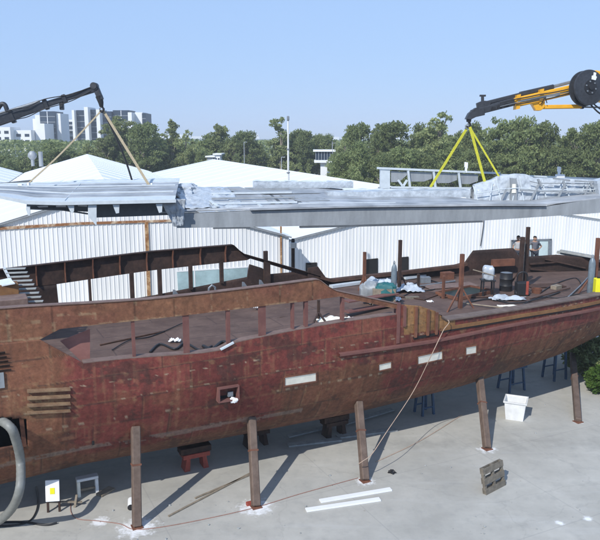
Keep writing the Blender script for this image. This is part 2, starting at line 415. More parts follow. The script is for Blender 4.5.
def dup(root, loc, rotz=0, scale=None, label=None, group=None):
    r = root.copy(); COL.objects.link(r); r.location = loc; r.rotation_euler = (0, 0, rotz)
    if scale is not None: r.scale = scale
    if label: r['label'] = label
    if group: r['group'] = group
    for ch in list(root.children):
        c = ch.copy(); COL.objects.link(c); c.parent = r
        for g in ch.children:
            d = g.copy(); COL.objects.link(d); d.parent = c
    return r
def curve_pts(pts, n=8):
    pts = [V(p) for p in pts]; out = []
    for i in range(len(pts) - 1):
        p0, p1, p2, p3 = pts[max(i-1, 0)], pts[i], pts[i+1], pts[min(i+2, len(pts)-1)]
        for k in range(n):
            t = k / n
            out.append(.5 * ((2*p1) + (p2-p0)*t + (2*p0-5*p1+4*p2-p3)*t*t + (3*p1-p0-3*p2+p3)*t**3))
    out.append(pts[-1]); return out

# ------------------------------------------------------------------ the setting
prop_base = [(137, 527), (256, 507), (365, 481), (487, 449), (578, 422)]
prop_top = [(136, 430), (252, 421), (359, 405), (480, 380), (573, 357)]
PB = [G(*q) for q in prop_base]
patches = [(PB[0].x, PB[0].y, .62), (PB[1].x, PB[1].y, .55), (PB[2].x, PB[2].y, .34), (PB[3].x, PB[3].y + .0, .36), (PB[4].x, PB[4].y, .2),
           (G(100, 522).x, G(100, 522).y, .3), (G(588, 519).x, G(588, 519).y, .16), (G(560, 523).x, G(560, 523).y, .14)]
tag(MB().quad((-6000, -300, -.004), (6000, -300, -.004), (6000, 2600, -.004), (-6000, 2600, -.004)).build('ground', mat('dry_ground', (.13, .13, .09), .95, 0, .3, .05)), kind='structure')
tag(MB().quad((-70, -30, 0), (70, -30, 0), (70, 100, 0), (-70, 100, 0)).build('concrete_yard', concrete_material(patches)), kind='structure')
sea = MB().quad((-6000, 2600, -.5), (6000, 2600, -.5), (6000, 9000, -.5), (-6000, 9000, -.5)).build('sea', mat('sea_water', (.03, .08, .12), .25, 0, .1, .01))
tag(sea, kind='structure')

# ------------------------------------------------------------------ the ship
ship = thing('steel_ship', S(8, 4, 0), 'long rusty unfinished steel ship hull with red primer, shored up on the concrete yard', 'ship')
def prof(pix, side=0): 
    q = sorted(sz(u, v, side) for u, v in pix); return [a for a, b in q], [b for a, b in q]
near_low = prof([(40, 339.5), (83, 363), (100, 361), (130, 358), (180, 354.5), (205, 352.5), (220, 350), (233, 343), (250, 339), (300, 329), (340, 322), (397, 314),
                 (398.5, 304), (420, 306), (435, 311), (446, 320), (500, 312), (560, 302), (600, 294.5)])
near_low[0].extend([25, 27.5, 29.8]); near_low[1].extend([near_low[1][-1], 5.9, 6.2])
near_bt = prof([(24, 306.5), (90, 303), (150, 299), (215, 292), (280, 284), (316, 279.2), (320, 280), (329, 287), (336, 290.5), (398, 304)])
near_bb = prof([(40, 339.5), (60, 329), (105, 324), (130, 321.5), (180, 316), (280, 304), (300, 302), (340, 296.5), (350, 299), (397, 309)])
far_low = prof([(57, 312), (155, 295), (247, 277), (249, 264), (262, 268), (270, 274), (300, 271.5), (318, 276), (330, 279.5), (400, 272), (455, 265.5), (464, 263), (473, 250.5), (513, 248), (519, 256), (530, 256.5), (558, 254.5), (590, 258)], 1)
far_low[0].extend([29.8]); far_low[1].extend([6.2])
far_bt = prof([(0, 269), (75, 260), (150, 251), (232, 244.3), (238, 250), (243, 253.5), (318, 275)], 1)
far_bb = prof([(57, 284), (150, 270.5), (247, 260), (250, 258.5), (318, 279)], 1)
SMIN = -10.0
def zd(s): return interp(s, [6, 11], [4.66, 4.93])
def near_top(s):
    return near_bb[1][0] if s < near_bb[0][0] else interp(s, *near_low)
def far_top(s):
    return far_bb[1][0] if s < far_bb[0][0] else interp(s, *far_low)
def section(s, side, n=26):
    """points from mid height round the bilge to the keel, as (w, z)"""
    b = CL - wn(s); zs = [sec_z(q[1], s) for q in SEC]; ds = [q[0] for q in SEC]
    out = []
    for i in range(n + 1):
        t = i / n * (len(ds) - 1)
        d = smooth(list(range(len(ds))), ds, t); z = smooth(list(range(len(zs))), zs, t)
        d = d * b / 4.45
        w = wn(s) + d
        out.append((w if side == 0 else 2 * CL - w, z))
    return out
def paint(s, z, side, d=0):
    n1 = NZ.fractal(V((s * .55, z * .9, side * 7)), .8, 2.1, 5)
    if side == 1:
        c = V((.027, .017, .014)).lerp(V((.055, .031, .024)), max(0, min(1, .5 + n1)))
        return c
    n2 = NZ.noise(V((s * 2.3, z * 2.3, 4))); n3 = NZ.fractal(V((s * 1.4, z * 3.5, 2)), .7, 2.2, 4)
    n4 = NZ.noise(V((s * 5.5, z * 6.5, 14))); nd = NZ.fractal(V((s * 4.2, z * .55, 22)), .8, 2.1, 3)
    red = V((.16, .039, .031)); brn = V((.155, .064, .036)); org = V((.165, .069, .038)); drk = V((.05, .028, .022)); ylw = V((.28, .19, .095))
    sn, zn = s + .3 * n3 + .2 * n4, z + .2 * n3 + .06 * n4
    def step(x, a, wdt=.18): return max(0, min(1, (x - a) / wdt + .5))
    k = 0.0                                                   # share of red primer
    k = max(k, step(sn, -2.0, .5) * (1 - step(sn, 4.9, .4)) * step(zn, 2.15))
    k = max(k, step(sn, 4.5) * (1 - step(sn, 9.3)) * step(zn, 4.1))
    k = max(k, step(sn, 9.2) * (1 - step(sn, 14.8)) * step(zn, 2.5))
    k = max(k, step(sn, 14.5) * step(zn, 3.55 + .06 * (s - 14)))
    k *= 1 - .5 * step(n1 + .3 * n4, .24, .2)
    c = brn.lerp(red, k)
    if sn < -1.8: c = c.lerp(org, .7 * (1 - step(sn, -2.1, .6)))
    if 9.72 < s < 12.05 and z > 4.98: c = c.lerp(V((.3, .165, .065)), .85)
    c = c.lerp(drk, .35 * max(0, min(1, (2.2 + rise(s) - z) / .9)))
    c = c * (1 + .24 * n1 + .1 * n2 + .1 * n4 + .13 * nd)
    # plate by plate shade
    rowz = math.floor((z - .03 * s) / .83); sx = (s + 20) / 2.37 + .37 * rowz; ip = math.floor(sx)
    c = c * (1 + .2 * (NZ.cell(V((ip * 1.7 + .3, rowz * 2.3 + .7, 1.5))) - .5))
    fz = ((z - .03 * s) / .83 % 1) * .83; fs = (sx % 1) * 2.37
    if fz < .03: c = c.lerp(drk, .65)                        # plate laps
    elif fz < .065 and n2 > -.3: c = c.lerp(ylw, .2)
    if fs < .03: c = c.lerp(drk, .6)
    elif fs < .07: c = c.lerp(ylw, .16)
    fr = ((s + 20.2) / .592 % 1) * .592                       # burns over the frames
    if fr < .075 and NZ.noise(V((math.floor((s + 20.2) / .592) * 3.3, z * 1.5, 9))) + .5 * n4 > .02 and z > 1.9: c = c.lerp(ylw, .2 * max(0, min(1, .55 + n4)))
    if fr < .06 and z > 2.2 and (z * 7.3) % 1 < .18: c = c.lerp(drk, .35)
    for zz, on in ((4.78 + .012 * s, .1), (3.5 + .01 * s, .25), (2.62 + rise(s) * .5, .0), (4.2 + .03 * s, .45)):
        if abs(z - zz) < .022 and math.sin(s * 15 + 3 * n1) > on + .25 and n3 > -.1: c = c.lerp(V((.38, .32, .22)), .55)
    if abs(z - 2.45 - rise(s) * .7 - .12 * n1) < .09 and n3 > -.35 and s < 6: c = c.lerp(V((.24, .2, .165)), .5)
    if n3 + .4 * n4 > .6: c = c.lerp(ylw, min(.3, (n3 + .4 * n4 - .6) * 1.8))
    if nd > .34: c = c.lerp(ylw, min(.16, (nd - .34) * .7))                 # rust runs
    if nd < -.36: c = c.lerp(drk, min(.3, (-nd - .36) * 1.2))
    if n1 + .35 * n4 < -.38: c = c.lerp(drk, .5)
    # ochre smears round the louvres and the chest
    e = ((s + 2.75) / .8) ** 2 + ((z - 4.35) / .6) ** 2
    if e < 1 and n4 + n3 > -.1: c = c.lerp(ylw, .5 * (1 - e))
    return c
def hull_mesh():
    m = MB(); cols = []
    ss = []; s = SMIN
    while s < 23: ss.append(s); s += .042 if s > -4.5 else .3
    while s < 29.9: ss.append(s); s += .3
    ss += [29.95]
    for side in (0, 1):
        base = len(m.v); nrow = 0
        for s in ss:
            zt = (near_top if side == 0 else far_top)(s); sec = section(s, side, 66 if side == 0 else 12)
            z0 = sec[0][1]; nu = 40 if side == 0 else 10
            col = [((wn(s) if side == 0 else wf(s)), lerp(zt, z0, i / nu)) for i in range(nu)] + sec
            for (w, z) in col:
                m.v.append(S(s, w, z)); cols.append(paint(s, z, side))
            nrow = len(col)
        for i in range(len(ss) - 1):
            for j in range(nrow - 1):
                a = base + i * nrow + j; b = a + nrow
                if side == 0 and hull_hole(ss[i] + .02, m.v[a].z): continue
                m.f.append((a, b, b + 1, a + 1) if side == 1 else (a, a + 1, b + 1, b))
    return m, cols
# openings cut through the near plating: the duct opening low on the left and the sea-chest box
ho = [sz(-40, 414), sz(27, 418), sz(28, 443), sz(-40, 452)]
hb = [sz(219, 386), sz(236, 397)]
def hull_hole(s, z):
    if s < ho[1][0] and s > ho[0][0] - 1 and interp(s, [ho[3][0], ho[2][0]], [ho[3][1], ho[2][1]]) < z < interp(s, [ho[0][0], ho[1][0]], [ho[0][1], ho[1][1]]): return True
    return False
hm, hc = hull_mesh()
hull = hm.build('hull_plating', 'hull', ship, 40, att=('paint', [tuple(c) for c in hc]), thick=.03)
tr = section(SMIN, 0); trp = [S(SMIN, wn(SMIN), near_top(SMIN))] + [S(SMIN, w, z) for w, z in tr] + [S(SMIN, w, z) for w, z in reversed(section(SMIN, 1))] + [S(SMIN, wf(SMIN), far_top(SMIN))]
MB().prism(trp, EX * -.03).build('transom', 'rust', ship)
# dark hold behind the duct opening
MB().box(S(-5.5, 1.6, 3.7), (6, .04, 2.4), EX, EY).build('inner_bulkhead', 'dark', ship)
# keel bar
MB().tube([S(-9, 4, .72), S(9, 4, .72), S(14, 4, 1.0), S(20, 4, 1.66)], .14, 6).build('keel', 'rust_dark', ship)
# deck
rows = []
s = SMIN + .05
while s <= 29.7:
    rows.append([S(s, lerp(wn(s) + .03, wf(s) - .03, t / 12), zd(s) + .09 * math.sin(math.pi * t / 12)) for t in range(13)]); s += .4
MB().grid(rows).build('deck', 'deck', ship, 30, thick=.04)

def strip(name, topf, botf, s0, s1, side, material, parent, off=0.0, th=.03, n=None, flange=.22, att=False):
    """a strake following the plan of the ship between two height profiles, with a flange along its top"""
    wfun = wn if side == 0 else wf; sg = 1 if side == 0 else -1
    n = n or int((s1 - s0) / .05) + 2; K = 20 if att else 4
    m = MB(); ss = [lerp(s0, s1, i / n) for i in range(n + 1)]; cols = []
    front = [[S(s, wfun(s) + sg * off, lerp(topf(s), botf(s), k / K)) for k in range(K + 1)] for s in ss]
    back = [[S(s, wfun(s) + sg * (off + th), lerp(botf(s), topf(s), k / K)) for k in range(K + 1)] for s in ss]
    rows = [a + b for a, b in zip(front, back)]
    m.grid(rows)
    if att:
        for s in ss:
            for k in range(K + 1): cols.append(band_paint(s, lerp(topf(s), botf(s), k / K), lerp(0, 1, k / K)))
            for k in range(K + 1): cols.append(V((.07, .04, .03)))
    o = m.build(name, material, parent, 40, att=('paint', [tuple(c) for c in cols]) if att else None)
    if flange:
        f = MB()
        f.grid([[S(s, wfun(s) + sg * (off - .03), topf(s) + .012), S(s, wfun(s) + sg * (off + flange), topf(s) + .012),
                 S(s, wfun(s) + sg * (off + flange), topf(s) - .012), S(s, wfun(s) + sg * (off - .03), topf(s) - .012), S(s, wfun(s) + sg * (off - .03), topf(s) + .012)] for s in ss])
        f.build('top_flange', 'rust_flange' if side == 0 else 'rust_dark', o)
    return o
M['rust_flange'] = two_tone('grey_brown_flange', (.15, .1, .085), (.22, .155, .13), .4, .65, 3)
def band_paint(s, z, t):
    n1 = NZ.fractal(V((s * .6, z * 1.1, 31)), .8, 2.1, 5); n3 = NZ.fractal(V((s * 1.6, z * 3, 12)), .7, 2.2, 4); n4 = NZ.noise(V((s * 6, z * 6, 3)))
    c = V((.15, .06, .036)).lerp(V((.175, .08, .042)), max(0, min(1, .5 + 1.0 * n1 + .15 * math.sin(s))))
    c = c * (1 + .22 * n3 + .16 * n4)
    ylw = V((.36, .29, .17))
    fs = ((s + 20) % 1.18)
    if fs < .03: c = c * .55
    if fs < .07 and n4 > .1: c = c.lerp(ylw, .22)
    if t > .9 and n3 + .5 * n4 > .15: c = c.lerp(ylw, .3)
    if s < -1 and abs(t - .45 - .1 * n1) < .06 and n3 + .6 * n4 > .2: c = c.lerp(ylw, .28)
    return c
bt = lambda s: interp(s, *near_bt); bb = lambda s: interp(s, *near_bb)
strip('bulwark_strake', bt, bb, SMIN, near_bt[0][-1], 0, 'hull', ship, att=True)
fbt = lambda s: interp(s, *far_bt); fbb = lambda s: interp(s, *far_bb)
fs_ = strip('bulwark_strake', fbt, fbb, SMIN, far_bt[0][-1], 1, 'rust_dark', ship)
fs_['label'] = 'dark far side strake with brackets along its inside'
for u in (35, 64, 92, 119, 146, 172, 199.5, 224.5):
    s, z = sz(u, 268, 1); t_, b_ = fbt(s), fbb(s); w = wf(s) - .04
    MB().prism([S(s, w, t_ - .03), S(s, w - .2, t_ - .03), S(s, w - .09, (t_ + b_) / 2), S(s, w - .13, b_ + .04), S(s, w, b_ + .04)], EX * .04).build('bracket', 'rust', fs_)
# window posts on both sides
for (u, v0, v1, wd) in ((89, 275, 304, .09), (131, 268, 301, .16), (159, 266, 296, .16), (190, 263, 290, .15), (221, 260, 284, .15)):
    s, z0 = sz(u, v0, 1); _, z1 = sz(u, v1, 1); z1 = max(z1, 5.2)
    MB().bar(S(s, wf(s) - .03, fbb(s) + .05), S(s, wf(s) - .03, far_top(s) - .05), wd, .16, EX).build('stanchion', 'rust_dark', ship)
for (u, v0, v1, wd) in ((133, 320, 357, .1), (186, 314, 353, .2), (228.5, 311, 341, .13), (262.5, 306, 336, .26), (294, 302, 331, .06), (307, 301, 328, .12), (344, 297, 322, .09), (398.5, 303, 343, .14)):
    s, z0 = sz(u, v0); _, z1 = sz(u, v1)
    zt = interp(s, *near_bb) + .08; zb = near_top(s - .05) - .12
    if u > 390: zt = z0; zb = z1
    MB().prism([S(s - wd / 2, wn(s) + .04, zt), S(s + wd / 2, wn(s) + .04, zt), S(s + wd / 2, wn(s) + .04, zb), S(s - wd / 2, wn(s) + .04, zb)], EY * .03 if u < 390 else EY * -.08).box(S(s, wn(s) + .16, (zt + zb) / 2), (.03, .2, zt - zb), EX, EY).build('stanchion', 'rust_red', ship)
# sill flange along the lower edge of the openings
sl = MB()
ss = [lerp(near_low[0][1], sz(396, 314)[0], i / 160) for i in range(161)]
sl.grid([[S(s, wn(s) - .02, near_top(s) + .02), S(s, wn(s) + .3, near_top(s) + .02), S(s, wn(s) + .3, near_top(s) - .01), S(s, wn(s) - .02, near_top(s) - .012), S(s, wn(s) - .02, near_top(s) + .02)] for s in ss])
sl.build('sill_flange', 'rust_flange', ship)
# pale freshly cut edge where the sill steps up
a, b = sz(220, 350), sz(233, 343)
MB().bar(S(a[0], wn(a[0]) - .05, a[1] + .03), S(b[0], wn(b[0]) - .05, b[1] + .03), .1, .05, EY).build('ground_edge', 'alu_light', ship)
# triangular gusset at the fore end of the opening
q = [sz(60, 341, 0, .45), sz(90, 329, 0, .45), sz(90, 361, 0, .45), sz(83, 363, 0, .45)]
MB().prism([S(a, wn(a) + .45, z) for a, z in q], EY * .03).build('gusset_plate', 'pink_primer', ship)
# stiffeners on the raised panel
for u, v0, v1 in ((404, 306, 326), (415.5, 306.5, 337), (427.5, 309, 335), (436, 312, 334)):
    s, z0 = sz(u, v0); _, z1 = sz(u, v1)
    MB().bar(S(s, wn(s) - .06, z0), S(s, wn(s) - .06, z1), .1, .07, EX).build('panel_stiffener', 'rust' if u > 405 else 'rust_red', ship)
a, b = sz(413, 338), sz(438, 333.5)
MB().bar(S(a[0], wn(a[0]) - .02, a[1]), S(b[0], wn(b[0]) - .02, b[1]), .06, .09).build('panel_slot', 'dark', ship)
# rubbing strake, with the narrow gap under the deck edge
rub = [sz(338, 354.5), sz(430, 341.5), sz(500, 327), sz(560, 315.5), sz(600, 308)]
rx = [q[0] for q in rub] + [29]; rz = [q[1] for q in rub] + [rub[-1][1] + .9]
m = MB(); m2 = MB()
for i in range(121):
    pass
ss = [lerp(rx[0], 28.5, i / 150) for i in range(151)]
rr = lambda s: interp(s, rx, rz)
m.grid([[S(s, wn(s) - .005, rr(s) + .07), S(s, wn(s) - .15, rr(s) + .05), S(s, wn(s) - .15, rr(s) - .03), S(s, wn(s) - .005, rr(s) - .09), S(s, wn(s) - .005, rr(s) + .07)] for s in ss])
m.build('rubbing_strake', 'rust_red', ship)
rub_slot = True
gp = lambda s: interp(s, [sz(416, 337)[0], sz(446, 330.5)[0], sz(520, 318)[0], sz(600, 303.5)[0], 29], [sz(416, 337)[1], sz(446, 330.5)[1], sz(520, 318)[1], sz(600, 303.5)[1], sz(600, 303.5)[1] + .8])
ss = [lerp(sz(440, 330)[0], 28, i / 120) for i in range(121)]
MB().grid([[S(s, wn(s) - .0, gp(s) + .17), S(s, wn(s) - .06, gp(s) + .16), S(s, wn(s) - .06, gp(s) + .03), S(s, wn(s) - .0, gp(s) + .02), S(s, wn(s) - .0, gp(s) + .17)] for s in ss]).build('deck_edge_plank', 'rust_orange', ship)
MB().grid([[S(s, wn(s) - .04, near_top(s) + .03), S(s, wn(s) + .55, near_top(s) + .03), S(s, wn(s) + .6, zd(s) + .02), S(s, wn(s) - .04, near_top(s) - .02), S(s, wn(s) - .04, near_top(s) + .03)] for s in ss]).build('waterway_plate', 'waterway', ship) if False else None
MB().grid([[S(s, ws(s, gp(s)) - .0, gp(s) + .03), S(s, ws(s, gp(s)) - .05, gp(s) + .03), S(s, ws(s, gp(s)) - .05, gp(s) - .03), S(s, ws(s, gp(s)) - .0, gp(s) - .03), S(s, ws(s, gp(s)) - .0, gp(s) + .03)] for s in ss]).build('plank_gap', 'dark', ship)
M['waterway'] = two_tone('dusty_deck_margin', (.12, .088, .075), (.19, .145, .12), .4, .65, 2)
MB().grid([[S(s, wn(s) - .09, near_top(s) + .03), S(s, wn(s) + .42, near_top(s) + .03), S(s, wn(s) + .5, zd(s) + .02), S(s, wn(s) - .09, near_top(s) - .02), S(s, wn(s) - .09, near_top(s) + .03)] for s in ss]).build('deck_margin', 'waterway', ship)
# boarded-over windows low in the plating
def hull_panel(name, pix, material, proud, th, frame=None):
    q = [sz(u, v) for u, v in pix]
    o = MB().prism([S(a, ws(a, z) - proud, z) for a, z in q], EY * th).build(name, material, ship)
    if frame:
        c0 = sum(a for a, z in q) / 4; c1 = sum(z for a, z in q) / 4; m = MB()
        for i in range(4):
            (a, z), (b, y) = q[i], q[(i+1) % 4]
            m.bar(S(a, ws(a, z) - proud + .0, z), S(b, ws(b, y) - proud + .0, y), .035, .045, EY)
        m.build('window_frame', frame, o)
    return o
for pix in ([(284, 377), (316, 372), (316, 381), (284, 386)], [(378, 364), (391, 361), (391, 368), (378, 371)],
            [(417, 356), (442, 350.5), (442, 359), (417, 364.5)], [(465, 347), (476, 345), (476, 353), (465, 355)]):
    hull_panel('window_board', pix, 'boarded', .035, .03, 'rust')
a = sz(555, 361)
# louvre ribs at the left
for k in range(4):
    v = 390.5 + 7.1 * k
    (a, z), (b, y) = sz(27, v + 1), sz(70, v - 1.2)
    MB().prism([S(a, ws(a, z) + .03, z + .09), S(a, ws(a, z) - .13, z + .03), S(a, ws(a, z) - .13, z - .01), S(a, ws(a, z) + .06, z - .03)], S(b, ws(b, y), y) - S(a, ws(a, z), z)).build('vent_louvre', 'tan_rust', ship)
# sea-chest box
z1, z0 = sz(227, 386.2)[1], sz(227, 397.8)[1]; a, b = sz(216.5, 392)[0], sz(237, 392)[0]
bx = MB(); t = .05; dpt = .28
w0 = ws((a + b) / 2, (z0 + z1) / 2) + .06
bx.box(S((a+b)/2, w0 - dpt/2, z1), (b - a, dpt, t), EX, EY).box(S((a+b)/2, w0 - dpt/2, z0), (b - a, dpt, t), EX, EY)
bx.box(S(a + t/2, w0 - dpt/2, (z0+z1)/2), (t, dpt, z1 - z0 - t - .004), EX, EY).box(S(b - t/2, w0 - dpt/2, (z0+z1)/2), (t, dpt, z1 - z0 - t - .004), EX, EY)
bxo = bx.build('sea_chest_box', 'rust_red', ship)
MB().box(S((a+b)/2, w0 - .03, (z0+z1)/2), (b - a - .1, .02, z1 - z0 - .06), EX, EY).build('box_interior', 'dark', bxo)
MB().box(S(b - .26, w0 - .1, (z0+z1)/2 - .06), (.18, .1, .16), EX, EY).build('pipe_flange', 'grey', bxo)
MB().blob(S(b - .2, w0 - dpt + .04, z0 - .02), (.12, .06, .1), 3, .5).build('white_rag', 'white', bxo)
# duct opening frame and vent recess at the left edge
a = sz(22, 430); MB().bar(S(a[0], ws(a[0], ho[1][1]) + .06, ho[1][1] + .05), S(a[0] + .05, ws(a[0], ho[2][1]) + .06, ho[2][1] - .1), .12, .1, EX).build('opening_post', 'rust', ship)
for k in range(5):
    (a, z) = sz(5, 351 + 4.5 * k); (b, y) = sz(-24, 352 + 4.5 * k)
    MB().prism([S(a + .04 * k, wn(a) - .1, z), S(b, wn(b) - .1, z), S(b, wn(b) - .02, z - .07), S(a + .04 * k, wn(a) - .02, z - .07)], UP * .02).build('vent_louvre', 'rust_dark', ship)
(a, z) = sz(2, 378)
MB().box(S(a - .2, wn(a) - .05, z - .05), (.5, .06, .45), EX, EY).build('vent_panel', 'alu_dull', ship)
a, z = sz(93, 441); MB().box(S(a, ws(a, z) - .0, z), (.07, .05, .26), EX, EY).build('drain_slot', 'dark', ship)
# far side: cap rail, inner beams
ss = [lerp(sz(318, 278, 1)[0], sz(464, 263, 1)[0], i / 60) for i in range(61)]
ft = far_top
MB().grid([[S(s, wf(s) + .05, ft(s) + .05), S(s, wf(s) - .28, ft(s) + .05), S(s, wf(s) - .28, ft(s) - .1), S(s, wf(s) + .05, ft(s) - .1), S(s, wf(s) + .05, ft(s) + .05)] for s in ss]).build('cap_rail', 'rust_mid', ship)
a, b = sz(492, 263, 1, -.5), sz(514, 262, 1, -.5)
MB().bar(S(a[0], wf(a[0]) - .5, a[1]), S(b[0], wf(b[0]) - .5, b[1]), .2, .36, EY).build('inner_beam', 'rust', ship)
for (u0, v0, u1, v1) in ((530, 264, 556, 262), (530, 269, 582, 274), (545, 259, 585, 268)):
    a, b = sz(u0, v0, 1, -.12), sz(u1, v1, 1, -.12)
    MB().bar(S(a[0], wf(a[0]) - .12, a[1]), S(b[0], wf(b[0]) - .12, b[1]), .12, .08, EY).build('inner_stringer', 'rust_dark', ship)
# gusset and short posts on the far side
for (u, vt) in ((265.5, 251), (268, 262)):
    s, z = sz(u, vt, 1, -.1)
    MB().bar(S(s, wf(s) - .1, z), S(s, wf(s) - .1, 4.8), .18, .14, EX).build('bulwark_post', 'rust_dark', ship)
q = [(308, 268), (318, 266.5), (327, 279), (308, 280)]
q = [sz(u, v, 1, -.15) for u, v in q]
MB().prism([S(a, wf(a) - .15, z) for a, z in q], EY * .04).build('knee_plate', 'rust_dark', ship)
# deck posts with raking struts
def deck_post(u, vtop, vfoot, wd, material, struts=(), zdk=None):
    p = G(u, vfoot, zdk or 4.97); t = P(u + (u - 300) * -.035 * (vfoot - vtop) / 60, vtop, p.y)
    t.x = p.x
    o = MB().bar(p, (p.x, p.y, t.z), wd, wd, EX).build('deck_post', material, ship)
    for (uu, vv) in struts:
        MB().bar(G(uu, vv, 4.97), (p.x, p.y, p.z + (t.z - p.z) * .42), .06, .06).build('strut', material, o)
    return o
deck_post(460, 254, 309, .14, 'rust', [(447, 313), (474, 309)])
deck_post(399, 240, 292, .13, 'rust_dark', [(409, 292), (392, 290)])
deck_post(364, 252, 291, .12, 'rust', [(358, 291), (369, 293)])
deck_post(443, 276, 300, .1, 'rust')
deck_post(418, 274, 292, .1, 'rust_dark')
deck_post(524.5, 227, 290, .14, 'rust_dark')
deck_post(519.5, 237, 292, .16, 'rust_dark', [(506, 290)])
deck_post(594, 238, 292, .15, 'rust', [(578, 294)])
deck_post(318.5, 300, 321, .09, 'rust_dark', [(327, 324), (312, 326)], 4.8)
# deck hatch, open
hq = [(436, 293), (470, 286.5), (494, 291), (458, 299)]
hp = [G(u, v, 5.12) for u, v in hq]; hatch = MB()
for i in range(4): hatch.bar(hp[i], hp[(i+1) % 4], .08, .14)
ho_ = hatch.build('hatch_coaming', 'rust', ship)
MB().prism([p + UP * -.015 for p in hp], UP * -.05).build('hatch_well', mat('dark_green_hatch', (.02, .03, .022), .5), ho_)
q = [G(400, 300, 5.0), G(440, 301, 5.0), G(430, 306, 5.0)]
# red-brown coaming plates seen through the aft opening
a = G(346, 318, 4.9); b = G(396, 309, 4.9)
for dz in (.25, .68): MB().bar(a + UP * dz, b + UP * dz, .05, .38, UP).build('coaming_plate', 'rust_red', ship)
# white name board edging along the far deck margin
for (u0, v0, u1, v1) in ((331, 286.5, 364, 282), (366, 281, 392, 277.5), (404, 278, 450, 271.5)):
    MB().bar(G(u0, v0, 5.05), G(u1, v1, 5.05), .3, .12).build('margin_batten', 'alu_light', ship)
# stair at the fore end
st = MB(); p0, p1 = P(4, 268, 25.5), P(24, 306, 24.0)
stair = st.bar(p0, p1, .06, .12).build('stair_stringer', 'alu_light', ship)
rgt = (EX * .8 - EY * .2).normalized()
for k in range(9):
    p = p0.lerp(p1, (k + .4) / 9.2)
    MB().box(p + rgt * .35 + UP * .02, (.75 - .02 * (k % 3), .2, .035), rgt, UP.cross(rgt)).build('stair_tread', 'wood_grey', stair)
# bits of structure left of the stair
MB().box(P(4, 291, 24.2), (.95, .6, .55), EX, EY).build('fore_locker', 'rust_orange', ship, bevel=.02)
MB().box(P(4, 302, 23.5), (1.5, .9, .3), EX, EY).build('fore_coaming', 'rust_flange', ship, bevel=.02)
MB().prism([P(-6, 288, 23.9), P(15, 284, 23.9), P(9, 279, 24.2), P(0, 281, 24.2)], UP * .04).build('gusset_plate', 'alu_light', ship)
# lifting lugs standing behind the strake
for k_, (u, v) in enumerate(((212, 289.2), (245, 286), (262, 283.5), (176, 292))):
    s, z = sz(u, v, 0, .3)
    if k_ == 0: MB().tube([S(s - .12, wn(s) + .3, bt(s) - .08), S(s - .1, wn(s) + .3, bt(s) + .08), S(s, wn(s) + .3, bt(s) + .16), S(s + .1, wn(s) + .3, bt(s) + .08), S(s + .12, wn(s) + .3, bt(s) - .08)], .035, 6).build('lifting_lug', 'grey', ship)
    else: MB().prism([S(s - .1, wn(s) + .3, bt(s) - .08), S(s + .12, wn(s) + .3, bt(s) - .08), S(s - .02, wn(s) + .3, bt(s) + .13), S(s - .09, wn(s) + .3, bt(s) + .15)], EY * .03).build('lifting_lug', 'grey', ship)

# ------------------------------------------------------------------ shores and supports
slabels = ['leftmost rusty steel post shoring the hull, foot in the biggest splash of white powder', 'second rusty shore post from the left, a chip of brick against its foot',
           'rusty steel shore post behind the two white planks, with a pink rope looped across it', 'leaning rusty steel shore post just left of the white plastic tub', 'rightmost rusty steel shore post, next to the green shrub']
for i in range(5):
    b = PB[i]; sb, wb = (b - O0).dot(EX), (b - O0).dot(EY)
    st_, zt = sz(*prop_top[i], 0, -.1)
    sb2 = sb + (.5 * (st_ - sb) if i else 0)
    tz = zt + .12; wtop = wn(st_) + .0
    top = S(st_, ws(st_, zt) - .06, tz)
    t = thing('shore_post', b, slabels[i], 'prop', 'steel posts shoring up the hull')
    MB().bar(b + UP * .03, top, .27, .27, EX).build('post', 'prop', t, bevel=.03)
    MB().box(b + UP * .015, (.33, .33, .03), EX, EY).build('base_plate', 'rust', t)
    mid = b.lerp(top, .62)
    d = (top - b).normalized()
    MB().bar(mid - d * .03, mid + d * .03, .29, .29, EX).build('collar', 'rust', t)
def trestle(name, pix, w, h, d, material, label, cat='trestle', group='blue trestles under the hull'):
    c = G(*pix); t = thing(name, c, label, cat, group)
    for sx in (-1, 1):
        for sy in (-1, 1):
            MB().bar(c + EX * sx * w / 2 + EY * sy * d / 2, c + EX * sx * w * .4 + EY * sy * d * .4 + UP * h, .09, .09, EX).build('leg', material, t)
    MB().box(c + UP * (h + .05), (w + .1, d + .1, .1), EX, EY).build('top_beam', material, t)
    for sy in (-1, 1): MB().bar(c + EX * -w * .45 + EY * sy * d * .45 + UP * h * .35, c + EX * w * .45 + EY * sy * d * .45 + UP * h * .35, .06, .06).build('brace', material, t)
    return t
trestle('hull_trestle', (424, 413), .6, 1.0, .6, 'blue', 'blue steel trestle in the hull shade between the third and fourth posts')
trestle('hull_trestle', (511, 389), .95, 1.15, .8, 'blue', 'blue steel trestle in shade beyond the white tub')
trestle('hull_trestle', (554, 378), .8, 1.6, .8, 'blue', 'blue steel trestle in shade just left of the rightmost post')
def keel_block(pix, label, mats):
    c = G(*pix); t = thing('keel_stand', c, label, 'stand', 'stands under the keel')
    for sx in (-1, 1): MB().prism([c + EX * sx * .36 + EX * -.1, c + EX * sx * .36 + EX * .1, c + EX * sx * .3 + EX * .07 + UP * .5, c + EX * sx * .3 - EX * .07 + UP * .5], EY * .5).build('leg', mats[0], t)
    MB().box(c + EY * .25 + UP * .58, (1.0, .6, .16), EX, EY).build('cross_beam', mats[0], t)
    MB().box(c + EY * .25 + UP * .77, (1.15, .5, .22), EX, EY).build('timber_block', mats[1], t)
keel_block((197, 470), 'low red steel stand with a dark block, under the hull between the first two posts', ('red', 'rust_dark'))
keel_block((337, 437), 'dark rusty block stand in the hull shade left of the third post', ('rust_dark', 'rust_dark'))
